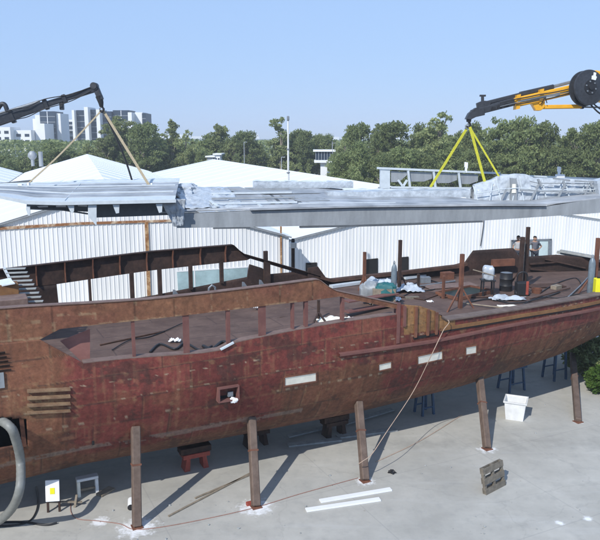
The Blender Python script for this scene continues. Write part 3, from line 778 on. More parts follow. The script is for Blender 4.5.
keel_block((258, 447), 'dark rusty stand in the hull shade just right of the second post top', ('rust_dark', 'rust'))

# ------------------------------------------------------------------ things lying about the yard
def plank(name, a, b, wd, th, material, label, cat='plank', group=None):
    a = G(*a); b = G(*b); t = MB().bar(a + UP * (th / 2 + .004), b + UP * (th / 2 + .004), th, wd, UP).build(name, material, recenter=True, bevel=.004)
    return tag(t, label, cat, group)
plank('plank', (320, 502), (391, 490), .21, .05, 'white', 'white plank nearer the rusty post, upper of two crossing planks', group='white planks on the yard')
plank('plank', (306, 511), (380, 500), .21, .05, 'white', 'white plank nearest the camera, lower of two crossing planks', group='white planks on the yard')
plank('plank', (288, 446), (341, 440), .3, .06, 'wood_grey', 'pale plank lit at its end in the shade behind the second post', group='pale planks under the hull')
plank('plank', (288, 437), (330, 427), .25, .06, 'wood_grey', 'pale plank pointing at the dark keel stand in the hull shade', group='pale planks under the hull')
plank('plank', (337, 437.5), (396, 430), .35, .06, 'wood_grey', 'pale plank behind the third post at the edge of the hull shade', group='pale planks under the hull')
plank('plank', (345, 424), (392, 410), .3, .06, 'wood_grey', 'pale plank deepest in the hull shade behind the top of the third post', group='pale planks under the hull')
plank('batten', (168.5, 517), (250, 474), .07, .04, 'wood', 'long thin brown batten, the longer of two left of the second post', 'batten', 'thin battens on the concrete')
plank('batten', (195, 499), (249, 476), .07, .04, 'wood', 'shorter thin brown batten just above the longer one', 'batten', 'thin battens on the concrete')
plank('plank', (99, 496.5), (112, 489), .3, .07, 'wood', 'short brown offcut beside the little white bench', 'plank')
# pallet standing on its edge
pa, pb = G(484, 495), G(505, 484); t = thing('pallet', pa.lerp(pb, .5), 'weathered wooden pallet standing on its edge on the concrete', 'pallet')
pd = (pb - pa); pd.z = 0; plen = pd.length * .94; pd.normalize(); pn = UP.cross(pd); lean = (UP + pn * .22).normalized()
c0 = pa.lerp(pb, .5)
for k in range(3):
    for sgn in (-1, 1):
        hh = [.09, .44, .79][k]
        MB().box(c0 + lean * hh + pn * .06 * sgn, (plen, .026, .2), pd, pn, lean).build('slat', 'wood_dark', t)
for k in (-1, 0, 1):
    MB().box(c0 + lean * .45 + pd * (plen / 2 - .06) * k, (.1, .095, .88), pd, pn, lean).build('bearer', 'wood_dark', t)
# white tub
tc_ = G(515, 417.5); t = thing('plastic_tub', tc_, 'white open square plastic tub standing on the concrete', 'tub')
ax = V((math.cos(R(-22)), math.sin(R(-22)), 0)); ay = UP.cross(ax); m = MB()
def ring(hw, z): return [tc_ + ax * hw * i + ay * hw * j + UP * z for i, j in ((-1, -1), (1, -1), (1, 1), (-1, 1))]
rings = [ring(.36, .0), ring(.44, .78), ring(.485, .79), ring(.49, .85), ring(.44, .85), ring(.42, .8), ring(.34, .05)]
for a, b in zip(rings, rings[1:]):
    for i in range(4): m.quad(a[i], a[(i+1) % 4], b[(i+1) % 4], b[i])
m.quad(*reversed(rings[0])); m.quad(*rings[-1]); m.build('tub_shell', 'white_dirty', t)
# white board with a yellow spot on a small stand
b0 = G(54, 512); t = thing('warning_board', b0, 'small white board with a yellow square, propped on a low wooden stand', 'board')
fx = V((math.cos(R(8)), math.sin(R(8)), 0)); fy = UP.cross(fx); lz = (UP + fy * .18).normalized()
bc = b0 + UP * .75
MB().box(bc, (.44, .04, .7), fx, fy, lz).build('board', 'white', t, bevel=.01)
MB().box(bc - fy * .026 + lz * .0, (.15, .008, .2), fx, fy, lz).build('yellow_patch', 'yellow_plastic', t)
for sx in (-.18, .18): MB().bar(b0 + fx * sx + UP * 0, b0 + fx * sx + fy * .08 + UP * .72, .07, .05, fx).build('leg', 'rust_dark', t)
MB().bar(b0 - fx * .2 + fy * .1 + UP * .32, b0 + fx * .85 + fy * .3 + UP * .12, .07, .05).build('stay', 'wood', t)
MB().bar(b0 + fx * .62 + fy * .2, b0 + fx * .7 + fy * .25 + UP * .42, .07, .05).build('leg', 'wood', t)
# bench
b0 = G(88, 494); t = thing('work_bench', b0, 'little dirty white bench beside the hull', 'bench')
MB().box(b0 + UP * .6, (.72, .28, .1), EX, EY).build('top', 'white_dirty', t, bevel=.015)
for sx in (-.3, .3): MB().box(b0 + EX * sx + UP * .27, (.1, .24, .54), EX, EY).build('leg', 'white_dirty' if sx > 0 else 'boarded', t)
MB().box(b0 + UP * .2, (.5, .05, .07), EX, EY).build('stretcher', 'wood', t)
# black tin with white body at the first shore
c = G(131, 511); d = (EX * .25 + EY + UP * .3).normalized()
t = thing('tin_can', c, 'white tin with a black open end lying beside the leftmost post', 'tin')
MB().lathe(c + UP * .11, [(.1, 0), (.105, .02), (.105, .36), (.1, .38)], 16, d).build('can_body', 'white_dirty', t, 40)
MB().lathe(c + UP * .11 - d * .012, [(.098, 0), (.106, .004), (.106, .05), (.1, .055)], 16, d).build('can_mouth', 'black', t, 40)
c = G(250, 505); tag(MB().box(c + UP * .06, (.26, .12, .12), EX, EY).build('brick', 'red', recenter=True, bevel=.01), 'reddish brick lying against the foot of the second post', 'brick')
for (u, v, r, lab) in ((392, 473, .13, 'crumpled black scrap on bare concrete right of the third post'), (494, 465, .07, 'small pale lump on top of the pallet')):
    c = G(u, v)
    if v == 473: tag(MB().blob(c + UP * .04, (r, r, .06), 4, .7).build('scrap', 'black', recenter=True), lab, 'scrap')
rd = random.Random(9); m = MB()
for i in range(170):
    u, v = rd.uniform(-5, 610), rd.uniform(400, 545); c = G(u, v)
    if (c - O0).dot(EY) > 1.5: continue
    r = rd.choice((.012, .018, .018, .03, .045)); m.blob(c + UP * r * .4, (r * rd.uniform(.8, 1.6), r, r * .6), i, .5, 3)
tag(m.build('grit', 'wood_grey'), 'scattered grit and chips on the concrete', None, None, 'stuff')
# duct hose out of the hull and cables
a, z = sz(4, 423)
hq_ = [sz(u, v, 0, -.3) for u, v in ((9, 426), (16, 440), (20.5, 462))]
hp_ = curve_pts([S(a - .4, ws(a, z) + .9, z + .05)] + [S(p_, ws(p_, y_) - .3, y_) for p_, y_ in hq_] + [P(19.5, 490, 18.9), P(10, 511, 19.5), G(-8, 524, .16), G(-40, 529, .16)], 12)
n_ = len(hp_)
tag(MB().tube(hp_, [.13 + .007 * (i % 2) for i in range(n_)], 14).build('duct_hose', 'hose', smooth_angle=60), 'thick grey ventilation hose curving down out of the hull', 'hose')
def cable(pix, r, material, name, label, cat, z=None):
    z = r if z is None else z
    return tag(MB().tube(curve_pts([G(u, v, z) for u, v in pix], 8), r, 6).build(name, material, smooth_angle=80), label, cat)
cable([(-20, 523), (20, 522), (45, 525), (57, 523)], .035, 'black', 'cable', 'black cable ending on the concrete left of the white board', 'cable')
cable([(36, 487), (38, 500), (36, 512), (28, 522), (8, 526), (-20, 526)], .03, 'black', 'cable', 'black cable looping down from the white board to the grey hose', 'cable')
cable([(71, 500), (71, 512), (78, 519), (98, 521), (120, 524), (137, 529.5), (180, 524), (250, 509), (300, 494), (358, 478)], .014, 'hose_orange', 'air_hose', 'thin reddish hose running past the feet of the first posts', 'hose')
cable([(376, 462), (420, 441), (462, 415)], .018, 'rope', 'line', 'thin cord on the ground right of the third post running into the shade', 'cord')
# rope hanging from the rail and looped round the third shore
a, z = sz(446, 321); top = S(a, wn(a) - .1, z + .04)
p3 = PB[2]
def onhull(u, v, o=-.16):
    a_, z_ = sz(u, v, 0, o); return S(a_, ws(a_, z_) + o, z_)
rp = [top + EY * .9 + UP * -.02, top + EY * -.06, onhull(443, 331, -.2), onhull(432, 354, -.2), onhull(413, 392, -.3), P(386, 433, 23.6), P(372, 454, 23.15), P(363, 461, 22.9), P(358.5, 464, 22.95)]
tag(MB().tube(curve_pts(rp, 8), .015, 6).build('rope', 'rope', smooth_angle=80), 'pink tan rope hanging from the deck edge to the third post', 'rope')

# ------------------------------------------------------------------ things on deck
DZ = 4.97
def gas_bottle(u, v, label, h=1.5, r=.16):
    c = G(u, v, DZ); t = thing('gas_bottle', c, label, 'gas bottle')
    MB().lathe(c, [(r*.94, 0), (r, .03), (r, h*.78), (r*.85, h*.86), (r*.45, h*.93), (r*.3, h*.95)], 16).build('bottle_body', 'cyl', t, 50)
    MB().lathe(c + UP * h * .95, [(.05, 0), (.05, .08), (.03, .1), (.03, .13)], 10).build('valve', 'grey', t, 50)
    return t
gas_bottle(523.5, 283, 'grey gas bottle strapped to the tall dark deck post', 1.55, .17)
gas_bottle(590, 293, 'grey gas bottle at the foot of the rightmost deck post', 1.75, .15)
gas_bottle(393.5, 297, 'slim grey gas bottle beside the teal covered crate', 1.6, .13)
# welding trolley
c = G(521, 296, DZ); t = thing('welding_trolley', c, 'black and red welding trolley with cables in front of the gas bottle', 'trolley')
MB().box(c + UP * .35, (.5, .5, .6)).build('body', 'black', t, bevel=.03)
MB().box(c + V((.18, -.26, .42)), (.12, .03, .62)).build('red_panel', 'red', t, bevel=.01)
MB().tube(curve_pts([c + V((-.22, 0, .62)), c + V((-.2, -.05, 1.0)), c + V((0, -.08, 1.12)), c + V((.2, -.05, 1.0)), c + V((.22, 0, .62))], 6), .035, 8).build('handle', 'black', t, 60)
for sx in (-.28, .28): MB().lathe(c + V((sx - .03, -.1, .14)), [(.13, 0), (.14, .01), (.14, .05), (.13, .06)], 14, V((1, 0, 0))).build('wheel', 'black', t, 50)
# wrapped machine on a stand
c = G(487, 297, DZ); t = thing('wrapped_motor', c, 'silver wrapped machine standing on a black four-legged stand', 'machine')
for sx in (-.25, .25):
    for sy in (-.2, .2): MB().bar(c + V((sx, sy, 0)), c + V((sx * .9, sy * .9, .75)), .06).build('leg', 'black', t)
MB().box(c + UP * .78, (.6, .5, .06)).build('stand_top', 'black', t)
MB().blob(c + V((0, 0, 1.1)), (.25, .22, .32), 11, .16, 16, 1, .5).build('wrapped_body', 'wrap', t, 30)
MB().bar(c + V((.3, -.2, 1.0)), c + V((-.75, -.25, 1.3)), .04).build('bracing_bar', 'wood', t)
c = G(505.5, 292, DZ); t = thing('oil_drum', c, 'black steel drum between the silver machine and the tall posts', 'drum')
MB().lathe(c, [(.27, 0), (.29, .02), (.29, .3), (.305, .32), (.29, .34), (.29, .62), (.305, .64), (.29, .66), (.29, .92), (.275, .93), (.27, .9)], 20).build('drum_body', 'black', t, 40)
MB().lathe(c + UP * .9, [(.26, 0), (.26, .012)], 20).build('lid', 'grey', t)
c = G(536.5, 294, DZ); tag(MB().lathe(c, [(.2, 0), (.23, .2), (.24, .26), (.2, .26), (.19, .04)], 16).build('bucket', 'rust', smooth_angle=40, recenter=True), 'small rusty bucket right of the welding trolley', 'bucket')
# teal crate, sheets and rags
c = G(383, 306, DZ); t = thing('covered_crate', c, 'crate draped with teal sheet and grey plastic', 'crate')
MB().box(c + UP * .42, (.95, .8, .8)).build('crate', 'wood', t)
MB().blob(c + V((.05, -.05, .55)), (.46, .36, .44), 21, .22, 16, .8, .5).build('teal_cover', 'teal', t, 30)
MB().blob(c + V((-.55, .15, .55)), (.42, .35, .46), 22, .3, 16, .8, .6).build('grey_cover', 'alu_dull', t, 30)
def sheet(u, v, sx, sy, h, seed, material, label, z=DZ, cat='sheet', rot=0):
    c = G(u, v, z); rows = []
    for i in range(19):
        r_ = []
        for j in range(19):
            x, y = (i / 18 - .5), (j / 18 - .5)
            k = 1 + .25 * NZ.noise(V((x * 3 + seed, y * 3, seed)))
            p = V((x * sx * k * .8, y * sy * k * .8, .03 + .75 * h * (.25 + .55 * abs(NZ.fractal(V((x * 2.6 + seed, y * 2.6, seed * 2)), .9, 2, 3))) * max(0, 1 - 1.5 * max(abs(x), abs(y)) ** 2)))
            p.rotate(Matrix.Rotation(rot, 3, 'Z')); r_.append(c + p)
        rows.append(r_)
    return tag(MB().grid(rows).build('crumpled_sheet', material, smooth_angle=50, recenter=True, thick=.01), label, cat, 'crumpled sheets on the deck')
sheet(407, 292, 1.6, 1.6, .9, 1, 'wrap', 'crumpled pale plastic sheet between the teal crate and the next deck post')
sheet(378, 285, 1.8, 1.4, .8, 2, 'wrap', 'crumpled plastic sheet behind the teal crate')
sheet(508, 301, 2.0, .6, .5, 3, 'wrap', 'silvery crumpled strip in front of the drum', rot=.1)
sheet(430, 303, .35, .25, .25, 4, 'white', 'tiny white rag on bare deck left of the orange braced post')
sheet(398, 302, .35, .5, .5, 5, 'white', 'small white cloth at the foot of the slim gas bottle')
sheet(333, 322, 1.5, .9, .4, 6, 'boarded', 'cream sheet lying on the deck seen through the cut-out', 4.8)
sheet(352, 322, .6, .5, .4, 7, 'white', 'white cloth next to the cream sheet', 4.8)
sheet(175, 343, .5, .3, .35, 8, 'white', 'white rag beside the coil of cable inside the hull cut-out', 4.75)
sheet(257, 311, .35, .35, .9, 9, 'white', 'small white wad on deck under the strake near the middle post', 4.75)
sheet(508, 307, 1.1, .3, .12, 10, 'boarded', 'pale timber dust heap on the deck margin', 5.05)
for (pix, r, lab) in (([(150, 352), (160, 344), (175, 349), (185, 343), (200, 350), (212, 346)], .04, 'black cable coiled inside the hull cut-out'),
                      ([(112, 350), (130, 340), (152, 336), (185, 322)], .02, 'thin dark cable stretched over the deck in the cut-out'),
                      ([(203, 346), (212, 349), (222, 342), (230, 344)], .06, 'short black hose by the pale cut edge'),
                      ([(540, 293), (555, 284), (575, 278), (582, 285)], .03, 'black cable across the right-hand deck'),
                      ([(565, 300), (580, 286), (589, 276), (592, 272)], .035, 'grey hose rising to the rightmost gas bottle'),
                      ([(470, 302), (490, 299), (512, 303), (535, 300), (560, 292)], .03, 'dark cable in front of the silver machine')):
    z = 4.8 if pix[0][0] < 240 else 5.06
    tag(MB().tube(curve_pts([G(u, v, z + .02 * (i % 2)) for i, (u, v) in enumerate(pix)], 8), r, 6).build('cable', 'black' if 'grey' not in lab else 'grey', smooth_angle=80), lab, 'cable')
c = G(230, 346, 4.8); c = G(160, 350, 4.85)
c = G(598, 296, DZ); t = thing('yellow_canister', c, 'bright yellow box at the right edge of the deck', 'box')
MB().box(c + UP * .42, (.4, .35, .8)).build('box_body', 'yellow_plastic', t, bevel=.03); MB().box(c + V((0, 0, .86)), (.2, .06, .06)).build('handle', 'black', t)
def slab(name, pix, sx, sy, sz_, rot, material, label, cat, z=DZ, group=None):
    c = G(*pix, z); x = V((math.cos(rot), math.sin(rot), 0))
    return tag(MB().box(c + UP * (sz_ / 2 + .01), (sx, sy, sz_), x, UP.cross(x)).build(name, material, recenter=True, bevel=.01), label, cat, group)
slab('steel_plate', (450, 286), 2.6, .9, .03, .3, 'rust_flange', 'pale brown steel plate lying flat behind the open deck hatch', 'plate', 5.05)
slab('steel_plate', (425, 296), 1.6, .8, .03, .9, 'rust_mid', 'dark steel plate lying flat left of the open hatch', 'plate', 5.05)
slab('steel_plate', (545, 286), 1.8, .8, .03, .2, 'rust_mid', 'dark steel plate lying flat near the foredeck cable', 'plate', 5.05)
slab('tool_chest', (447, 279), .6, .4, .35, .4, 'rust', 'small rusty chest behind the open hatch', 'chest')
slab('tool_chest', (425, 283), .5, .35, .3, .1, 'grey', 'small grey chest near the far rail left of the hatch', 'chest')
slab('timber_block', (556, 290), .5, .3, .22, .7, 'wood', 'short timber block on the foredeck', 'block')
slab('timber_block', (412, 300), .6, .2, .15, .2, 'wood_dark', 'dark timber offcut near the teal crate', 'block')
for k, (a, b, r, mt, lab) in enumerate((((440, 297), (500, 297), .035, 'rust_mid', 'long brown pipe lying in front of the open hatch'), ((405, 288), (455, 281), .04, 'grey', 'grey pipe lying along the far side of the deck'),
        ((530, 299), (570, 288), .03, 'rust_mid', 'thin brown bar lying on the foredeck'), ((462, 303), (505, 308), .03, 'wood', 'thin batten on the deck margin below the silver strip'), ((368, 292), (405, 297), .035, 'rust_mid', 'brown pipe lying beside the teal crate'),
        ((280, 318), (335, 311), .04, 'rust_mid', 'brown pipe on deck seen through the cut-out'), ((100, 345), (165, 331), .03, 'rust_mid', 'brown bar on deck inside the left end of the cut-out'))):
    z = DZ + .12 if a[0] > 340 else 4.8
    tag(MB().tube([G(*a, z), G(*b, z)], r, 8).build('pipe', mt, smooth_angle=60, recenter=True), lab, 'pipe')
cable([(400, 298), (415, 291), (432, 290), (440, 284), (430, 280)], .028, 'black', 'cable', 'black cable winding between the teal crate and the hatch', 'cable', 5.06)
cable([(520, 306), (540, 297), (560, 298), (580, 294), (589, 298)], .026, 'black', 'cable', 'black cable from the welding trolley to the right-hand bottle', 'cable', 5.06)
# grey timbers on the far bulwark
for k, (u0, v0, u1, v1) in enumerate(((557, 252, 606, 262), (560, 250.8, 606, 259))):
    s0, z0 = sz(u0, v0, 1, -.1); s1, z1 = sz(u1, v1, 1, -.1)
    a = P(u0, v0, 38.2 - .35 * k); b = P(u1, v1, 37.0 - .35 * k)
    tag(MB().bar(a, b, .3, .12).build('timber', 'wood_grey', recenter=True), ['long grey timber lying on the far bulwark, the nearer one', 'long grey timber lying on the far bulwark, the farther one'][1 - k], 'timber', 'grey timbers on the bulwark')

# ------------------------------------------------------------------ people on a scaffold beyond the far bulwark
sc_c = P(528, 262, 39.3); scz = 4.75
sca = thing('scaffold', (sc_c.x, sc_c.y, 0), 'low scaffold platform behind the far bulwark', 'scaffold')
MB().box(V((sc_c.x, sc_c.y, scz - .04)), (3.2, 1.3, .06), EX, EY).build('platform', 'wood', sca)
for i in (-1, 1):
    for j in (-1, 1): MB().tube([V((sc_c.x, sc_c.y, 0)) + EX * i * 1.5 + EY * j * .6, V((sc_c.x, sc_c.y, scz - .07)) + EX * i * 1.5 + EY * j * .6], .03, 8).build('upright', 'grey', sca)
def skin(name, pts, edges, material, parent, root=0, sub=2):
    me = bpy.data.meshes.new(name); org = V(parent['_org'])
    me.from_pydata([tuple(V(p[:3])) for p in pts], edges, []); me.materials.append(M[material])
    o = bpy.data.objects.new(name, me); COL.objects.link(o); o.parent = parent; o['_org'] = org
    md = o.modifiers.new('skin', 'SKIN'); md.use_smooth_shade = True
    for i, p in enumerate(pts):
        sv = me.skin_vertices[0].data[i]; r = p[3]; sv.radius = (r, r) if not isinstance(r, tuple) else r; sv.use_root = (i == root)
    o.modifiers.new('sub', 'SUBSURF').levels = sub; o.modifiers['sub'].render_levels = sub
    return o
def person(loc, face, label, shirt, pose):
    t = thing('person', loc, label, 'person'); t.rotation_euler = (0, 0, face)    # faces -Y when face = 0
    pts = [(0, 0, .98, .15), (0, .01, 1.15, .14), (0, .02, 1.33, .16), (0, .02, 1.46, .12), (0, .0, 1.55, .06), (0, -.015, 1.64, .085), (0, -.02, 1.7, .1), (0, -.0, 1.77, .075)]
    ed = [(i, i+1) for i in range(7)]
    def add(p, j): pts.append(p); ed.append((j, len(pts) - 1)); return len(pts) - 1
    add((0, -.115, 1.665, .018), 5)                        # nose
    for sx in (-1, 1): add((sx * .095, .0, 1.66, .02), 5)  # ears
    for sx in (-1, 1):
        sh = add((sx * .19, .02, 1.44, .068), 3)
        if pose == 'akimbo': el = add((sx * .5, .1, 1.19, .046), sh); wr = add((sx * .28, .0, 1.05, .034), el); hn = add((sx * .2, -.04, 1.02, .036), wr); fd = V((-sx * .4, -.9, -.1))
        else: el = add((sx * .25, .03, 1.16, .046), sh); wr = add((sx * .24, -.12, .95, .034), el); hn = add((sx * .23, -.15, .88, .036), wr); fd = V((0, -.3, -.9))
        fd.normalize(); base = V(pts[hn][:3])
        for k in range(4):
            off = V((0, .018 * (k - 1.5), .018 * (1.5 - k))) ; q = base + fd * .05 + off
            f1 = add((*q, .0095), hn); q2 = q + fd * (.045 - .006 * abs(k - 1)) + V((0, .01, -.012)); add((*q2, .008), f1)
        q = base + fd * .03 + V((0, .02, .035)); add((*q, .01), hn)
        hp2 = add((sx * .1, 0, .92, .095), 0); kn = add((sx * .13, -.02, .5, .062), hp2); an = add((sx * .14, .02, .09, .045), kn); add((sx * .15, -.13, .045, .04), an)
    skin('body', pts, ed, 'skin', t)
    k = 1.0
    sp_ = [(0, 0, 1.0, .165), (0, .01, 1.15, .158), (0, .02, 1.33, .178), (0, .02, 1.45, .135), (0, .01, 1.5, .085)]; se = [(i, i+1) for i in range(4)]
    for sx in (-1, 1):
        a = V(pts[[i for i, p in enumerate(pts) if abs(p[0] - sx * .19) < 1e-6 and abs(p[2] - 1.44) < 1e-6][0]][:3])
        e = V((sx * .5, .1, 1.19)) if pose == 'akimbo' else V((sx * .25, .03, 1.16))
        sp_.append((*a, .085)); se.append((3, len(sp_) - 1)); sp_.append((*a.lerp(e, .75), .068)); se.append((len(sp_) - 2, len(sp_) - 1))
    skin('shirt', sp_, se, shirt, t)
    tp = [(0, 0, .99, .155)]; te = []
    for sx in (-1, 1):
        n = len(tp); tp += [(sx * .1, 0, .9, .108), (sx * .13, -.02, .5, .078), (sx * .14, .02, .1, .066)]; te += [(0, n), (n, n+1), (n+1, n+2)]
    skin('trousers', tp, te, 'trousers', t)
    hb_ = MB(); c = V(loc)
    hb_.blob(c + V((0, .012, 1.735)), (.098, .112, .085), 2, .08, 10, .35).build('hair', 'hair', t, 60)
    return t
pp = P(535, 239.6, 39.2)
person((pp.x, pp.y, scz), R(12), 'person in a grey shirt with hands on hips behind the far bulwark', 'shirt', 'akimbo')
pp = P(518.2, 240.5, 39.4)
person((pp.x, pp.y, scz), R(-20), 'person in a pale shirt half hidden by the tall deck posts', 'shirt_light', 'stand')

# ------------------------------------------------------------------ the superstructure hanging from the two cranes
LA = R(7.5); LO = P(177, 214, 35.5); LX = V((math.cos(LA), math.sin(LA), 0)); LY = V((-math.sin(LA), math.cos(LA), 0))
def LP(u, v, y=0.0):
    """point seen at (u,v) on the upright plane y metres behind the fascia"""
    d = ray(u, v); t = ((LO + LY * y) - V((0, 0, H))).dot(LY) / d.dot(LY); return V((0, 0, H)) + d * t
sup = thing('ship_superstructure', LP(330, 225, 4), 'long grey aluminium superstructure with plastic wrap hanging from two cranes above the ship', 'superstructure')
def spoly(name, pix, y, th, material, parent=sup, **k): return MB().prism([LP(u, v, y) for u, v in pix], LY * th).build(name, material, parent, **k)
# long fascia
spoly('fascia', [(177, 214), (250, 210.6), (350, 208), (460, 206.2), (546, 206.6), (606, 197), (640, 194), (640, 209), (600, 212.8), (546, 216.5), (483, 220.6), (350, 225), (250, 227), (177, 228)], 0, .3, 'alu_dull')
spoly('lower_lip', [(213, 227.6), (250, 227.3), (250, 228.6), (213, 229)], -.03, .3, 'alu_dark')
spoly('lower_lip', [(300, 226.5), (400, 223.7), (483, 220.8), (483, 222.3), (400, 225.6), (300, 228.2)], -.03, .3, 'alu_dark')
# roof sheets behind the fascia, rising a little towards the back
def roof_pt(u, vf, t, dep=6.0, lift=None):
    lift = interp(u, [330, 380, 470, 500], [.62, .4, .3, .06]); a = LP(u, vf, 0); return a + LY * (dep * t) + UP * (lift * math.sin(t * math.pi / 2))
rows = [[roof_pt(u, interp(u, [160, 250, 350, 460, 546, 606, 640], [212.5, 209, 206.5, 204.8, 204.6, 198, 195]), t / 10) for t in range(11)] for u in range(160, 642, 6)]
MB().grid(rows).build('roof_sheet', 'alu', sup, 40, thick=.06)
spoly('edge_strip', [(250, 208.6), (350, 206), (483, 204), (546, 203.9), (546, 206.0), (483, 206.0), (350, 207.6), (250, 210.4)], -.18, .3, 'alu')
spoly('painted_gap_shadow', [(252, 210.2), (350, 207.5), (483, 205.9), (546, 206.0), (546, 206.9), (483, 207.0), (350, 208.5), (252, 211.3)], -.012, .05, 'alu_dark')  # dark strip on the fascia, its colour standing in for a shaded gap
# raised seams on the roof
for (u, u2) in ((218, 190), (262, 236), (300, 268), (335, 298), (372, 335), (410, 380)):
    a = roof_pt(u, 208.5, .04); b = roof_pt(u2, 208.5, .95)
    MB().bar(a + UP * .05, b + UP * .05, .14, .06).build('roof_seam', 'alu_light' if u % 4 else 'alu_dull', sup)
for (u0, u1, t0, t1) in ((268, 330, .5, .9), (335, 372, .25, .55), (302, 334, .2, .45), (240, 262, .55, .9)):
    MB().prism([roof_pt(u0, 208, t0) + UP * .055, roof_pt(u1, 207, t0) + UP * .055, roof_pt(u1 - 18, 207, t1) + UP * .055, roof_pt(u0 - 18, 208, t1) + UP * .055], UP * .015).build('roof_panel', 'alu_dull', sup)
for k, (t, hgt) in enumerate(((.12, .05), (.3, .09), (.52, .06), (.74, .1))):
    m = MB(); 
    for u0, u1 in ((212, 300), (300, 400), (400, 470)):
        m.bar(roof_pt(u0, 208, t) + UP * .05, roof_pt(u1 - 1, 206.5, t) + UP * .05, .1, hgt, UP)
    m.build('roof_seam', 'alu_dull' if k % 2 else 'alu_light', sup)
for k in range(9):
    u0 = 272 + k * 9.5; u1 = u0 - 36 * (.3 + .04 * k) ; w_ = 3.2 if k % 3 else 5
    MB().prism([roof_pt(u0, 208, .12) + UP * .06, roof_pt(u0 + w_, 208, .12) + UP * .06, roof_pt(u1 + w_ * .8, 208, .8) + UP * .06, roof_pt(u1, 208, .8) + UP * .06], UP * .012).build('roof_panel', 'alu_dark' if k % 2 else 'alu_dull', sup)
# left wing: overhanging roof slab, recessed dark coaming and brackets
WY = -1.1
lw = [(-40, 200), (0, 201.5), (28, 205), (60, 206.2), (176, 203.8)]
def wing_pt(u, t):
    vf = interp(u, [-40, 0, 28, 60, 176], [191.5, 196, 201, 202, 199.6]); a = LP(u, vf, WY); lf = interp(u, [-40, 0, 28, 60], [-.12, .16, .42, .6])
    return a + LY * (6.6 * t) + UP * (lf * t)
for k, (t0, t1, mt, up) in enumerate(((0, .16, 'alu_light', 0), (.16, .42, 'alu', .03), (.42, .5, 'alu_dull', .05), (.5, .8, 'alu', .02), (.8, 1.0, 'alu_light', .06))):
    MB().grid([[wing_pt(u, lerp(t0, t1, q / 2)) + UP * up for q in range(3)] for u in range(-40, 180, 5)]).build('roof_panel', mt, sup, thick=.05)
for t in (.3, .62, .9): MB().bar(wing_pt(-38, t) + UP * .09, wing_pt(60, t) + UP * .09, .07, .06).bar(wing_pt(60, t) + UP * .09, wing_pt(172, t) + UP * .09, .07, .06).build('roof_seam', 'alu_light', sup)
for u in (64,): MB().bar(wing_pt(u, .02) + UP * .04, wing_pt(u - 3, .98) + UP * .06, .03, .03).build('roof_seam', 'alu_light', sup)
spoly('roof_edge', [(-40, 191), (0, 195.6), (28, 200.8), (60, 201.8), (176, 199.4), (176, 202.6), (60, 205.2), (28, 204.4), (0, 198.6), (-40, 194)], WY - .06, .12, 'alu_light')
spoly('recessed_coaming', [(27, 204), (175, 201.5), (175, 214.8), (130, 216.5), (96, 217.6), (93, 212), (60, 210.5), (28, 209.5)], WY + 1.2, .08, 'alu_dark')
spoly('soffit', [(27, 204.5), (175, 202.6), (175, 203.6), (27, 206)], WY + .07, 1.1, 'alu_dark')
for pix in ([(37, 204.6), (48, 203.6), (48, 205.6), (39, 206)], [(56, 203.5), (66, 203.3), (66, 205.4), (56, 205.5)], [(77, 201.5), (88, 201.2), (87, 205), (78, 204.6)]):
    spoly('light_slot', [(u, v + 1.6) for u, v in pix], WY + 1.17, .02, 'white')
for (u, pix) in ((36, [(27, 202), (30, 202), (30, 215.5), (28, 215.5), (26, 209)]), (72, [(66, 203), (74, 203), (74, 211), (72.3, 213.4), (70, 211)]),
                 (94, [(88, 203), (96.5, 203), (96.5, 226), (88, 216)]), (116, [(112, 203), (119.5, 202.5), (119, 213), (116, 213.5)]), (160, [(155, 202), (162.5, 201.8), (162, 212), (159, 213)])):
    spoly('bracket', pix, WY + .1, .07, 'alu_light')
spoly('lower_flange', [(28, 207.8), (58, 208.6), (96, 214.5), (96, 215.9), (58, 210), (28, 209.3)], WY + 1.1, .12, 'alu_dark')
spoly('upstand', [(-30, 183.5), (4, 182.6), (32, 179.6), (32, 182), (4, 186), (-30, 188)], WY + 6.3, .1, 'alu_dark')
# crumpled plastic
def crumple(name, pix4, y0, y1, amp, seed, n=22, lab=None):
    """sheet of wrap between a front edge (two pixels at depth y0) and a back edge (two pixels at y1)"""
    a, b, c, d = LP(*pix4[0], y0), LP(*pix4[1], y0), LP(*pix4[2], y1), LP(*pix4[3], y1); rows = []
    nn = ((b - a).cross(d - a)).normalized()
    if nn.z < 0: nn = -nn
    for i in range(n + 1):
        r_ = []
        for j in range(n + 1):
            s, t = i / n, j / n; p = a.lerp(b, s).lerp(d.lerp(c, s), t)
            e = min(1, 6 * min(s, 1 - s, t, 1 - t) + .3)
            k = NZ.fractal(V((s * 5 + seed, t * 4, seed)), .7, 2.1, 5) + .6 * abs(NZ.noise(V((s * 9 + 3 * t, t * 3 - s * 4, seed))))
            r_.append(p + nn * amp * e * k + V((NZ.noise(V((s * 6, t * 6, seed + 5))), 0, NZ.noise(V((s * 6, t * 6, seed + 9))))) * amp * .6)
        rows.append(r_)
    return MB().grid(rows).build(name, 'wrap', sup, 55, thick=.015)
crumple('plastic_wrap', [(174, 226.5), (183, 226), (186, 199), (160, 200)], -.35, -.6, .09, 1)
crumple('plastic_wrap', [(166, 209), (212, 207.5), (205, 199), (166, 198)], .3, 2.8, .1, 2)
crumple('plastic_wrap', [(190, 209), (245, 207.5), (228, 187), (168, 187)], .3, 5.0, .11, 3, 30)
crumple('plastic_wrap', [(165, 199), (192, 195), (193, 183.5), (160, 185)], 3.0, 5.2, .16, 4)
MB().blob(LP(185, 189, 4.6), (.9, .5, .26), 8, .5, 14, .5).build('plastic_bundle', 'wrap', sup, 35)
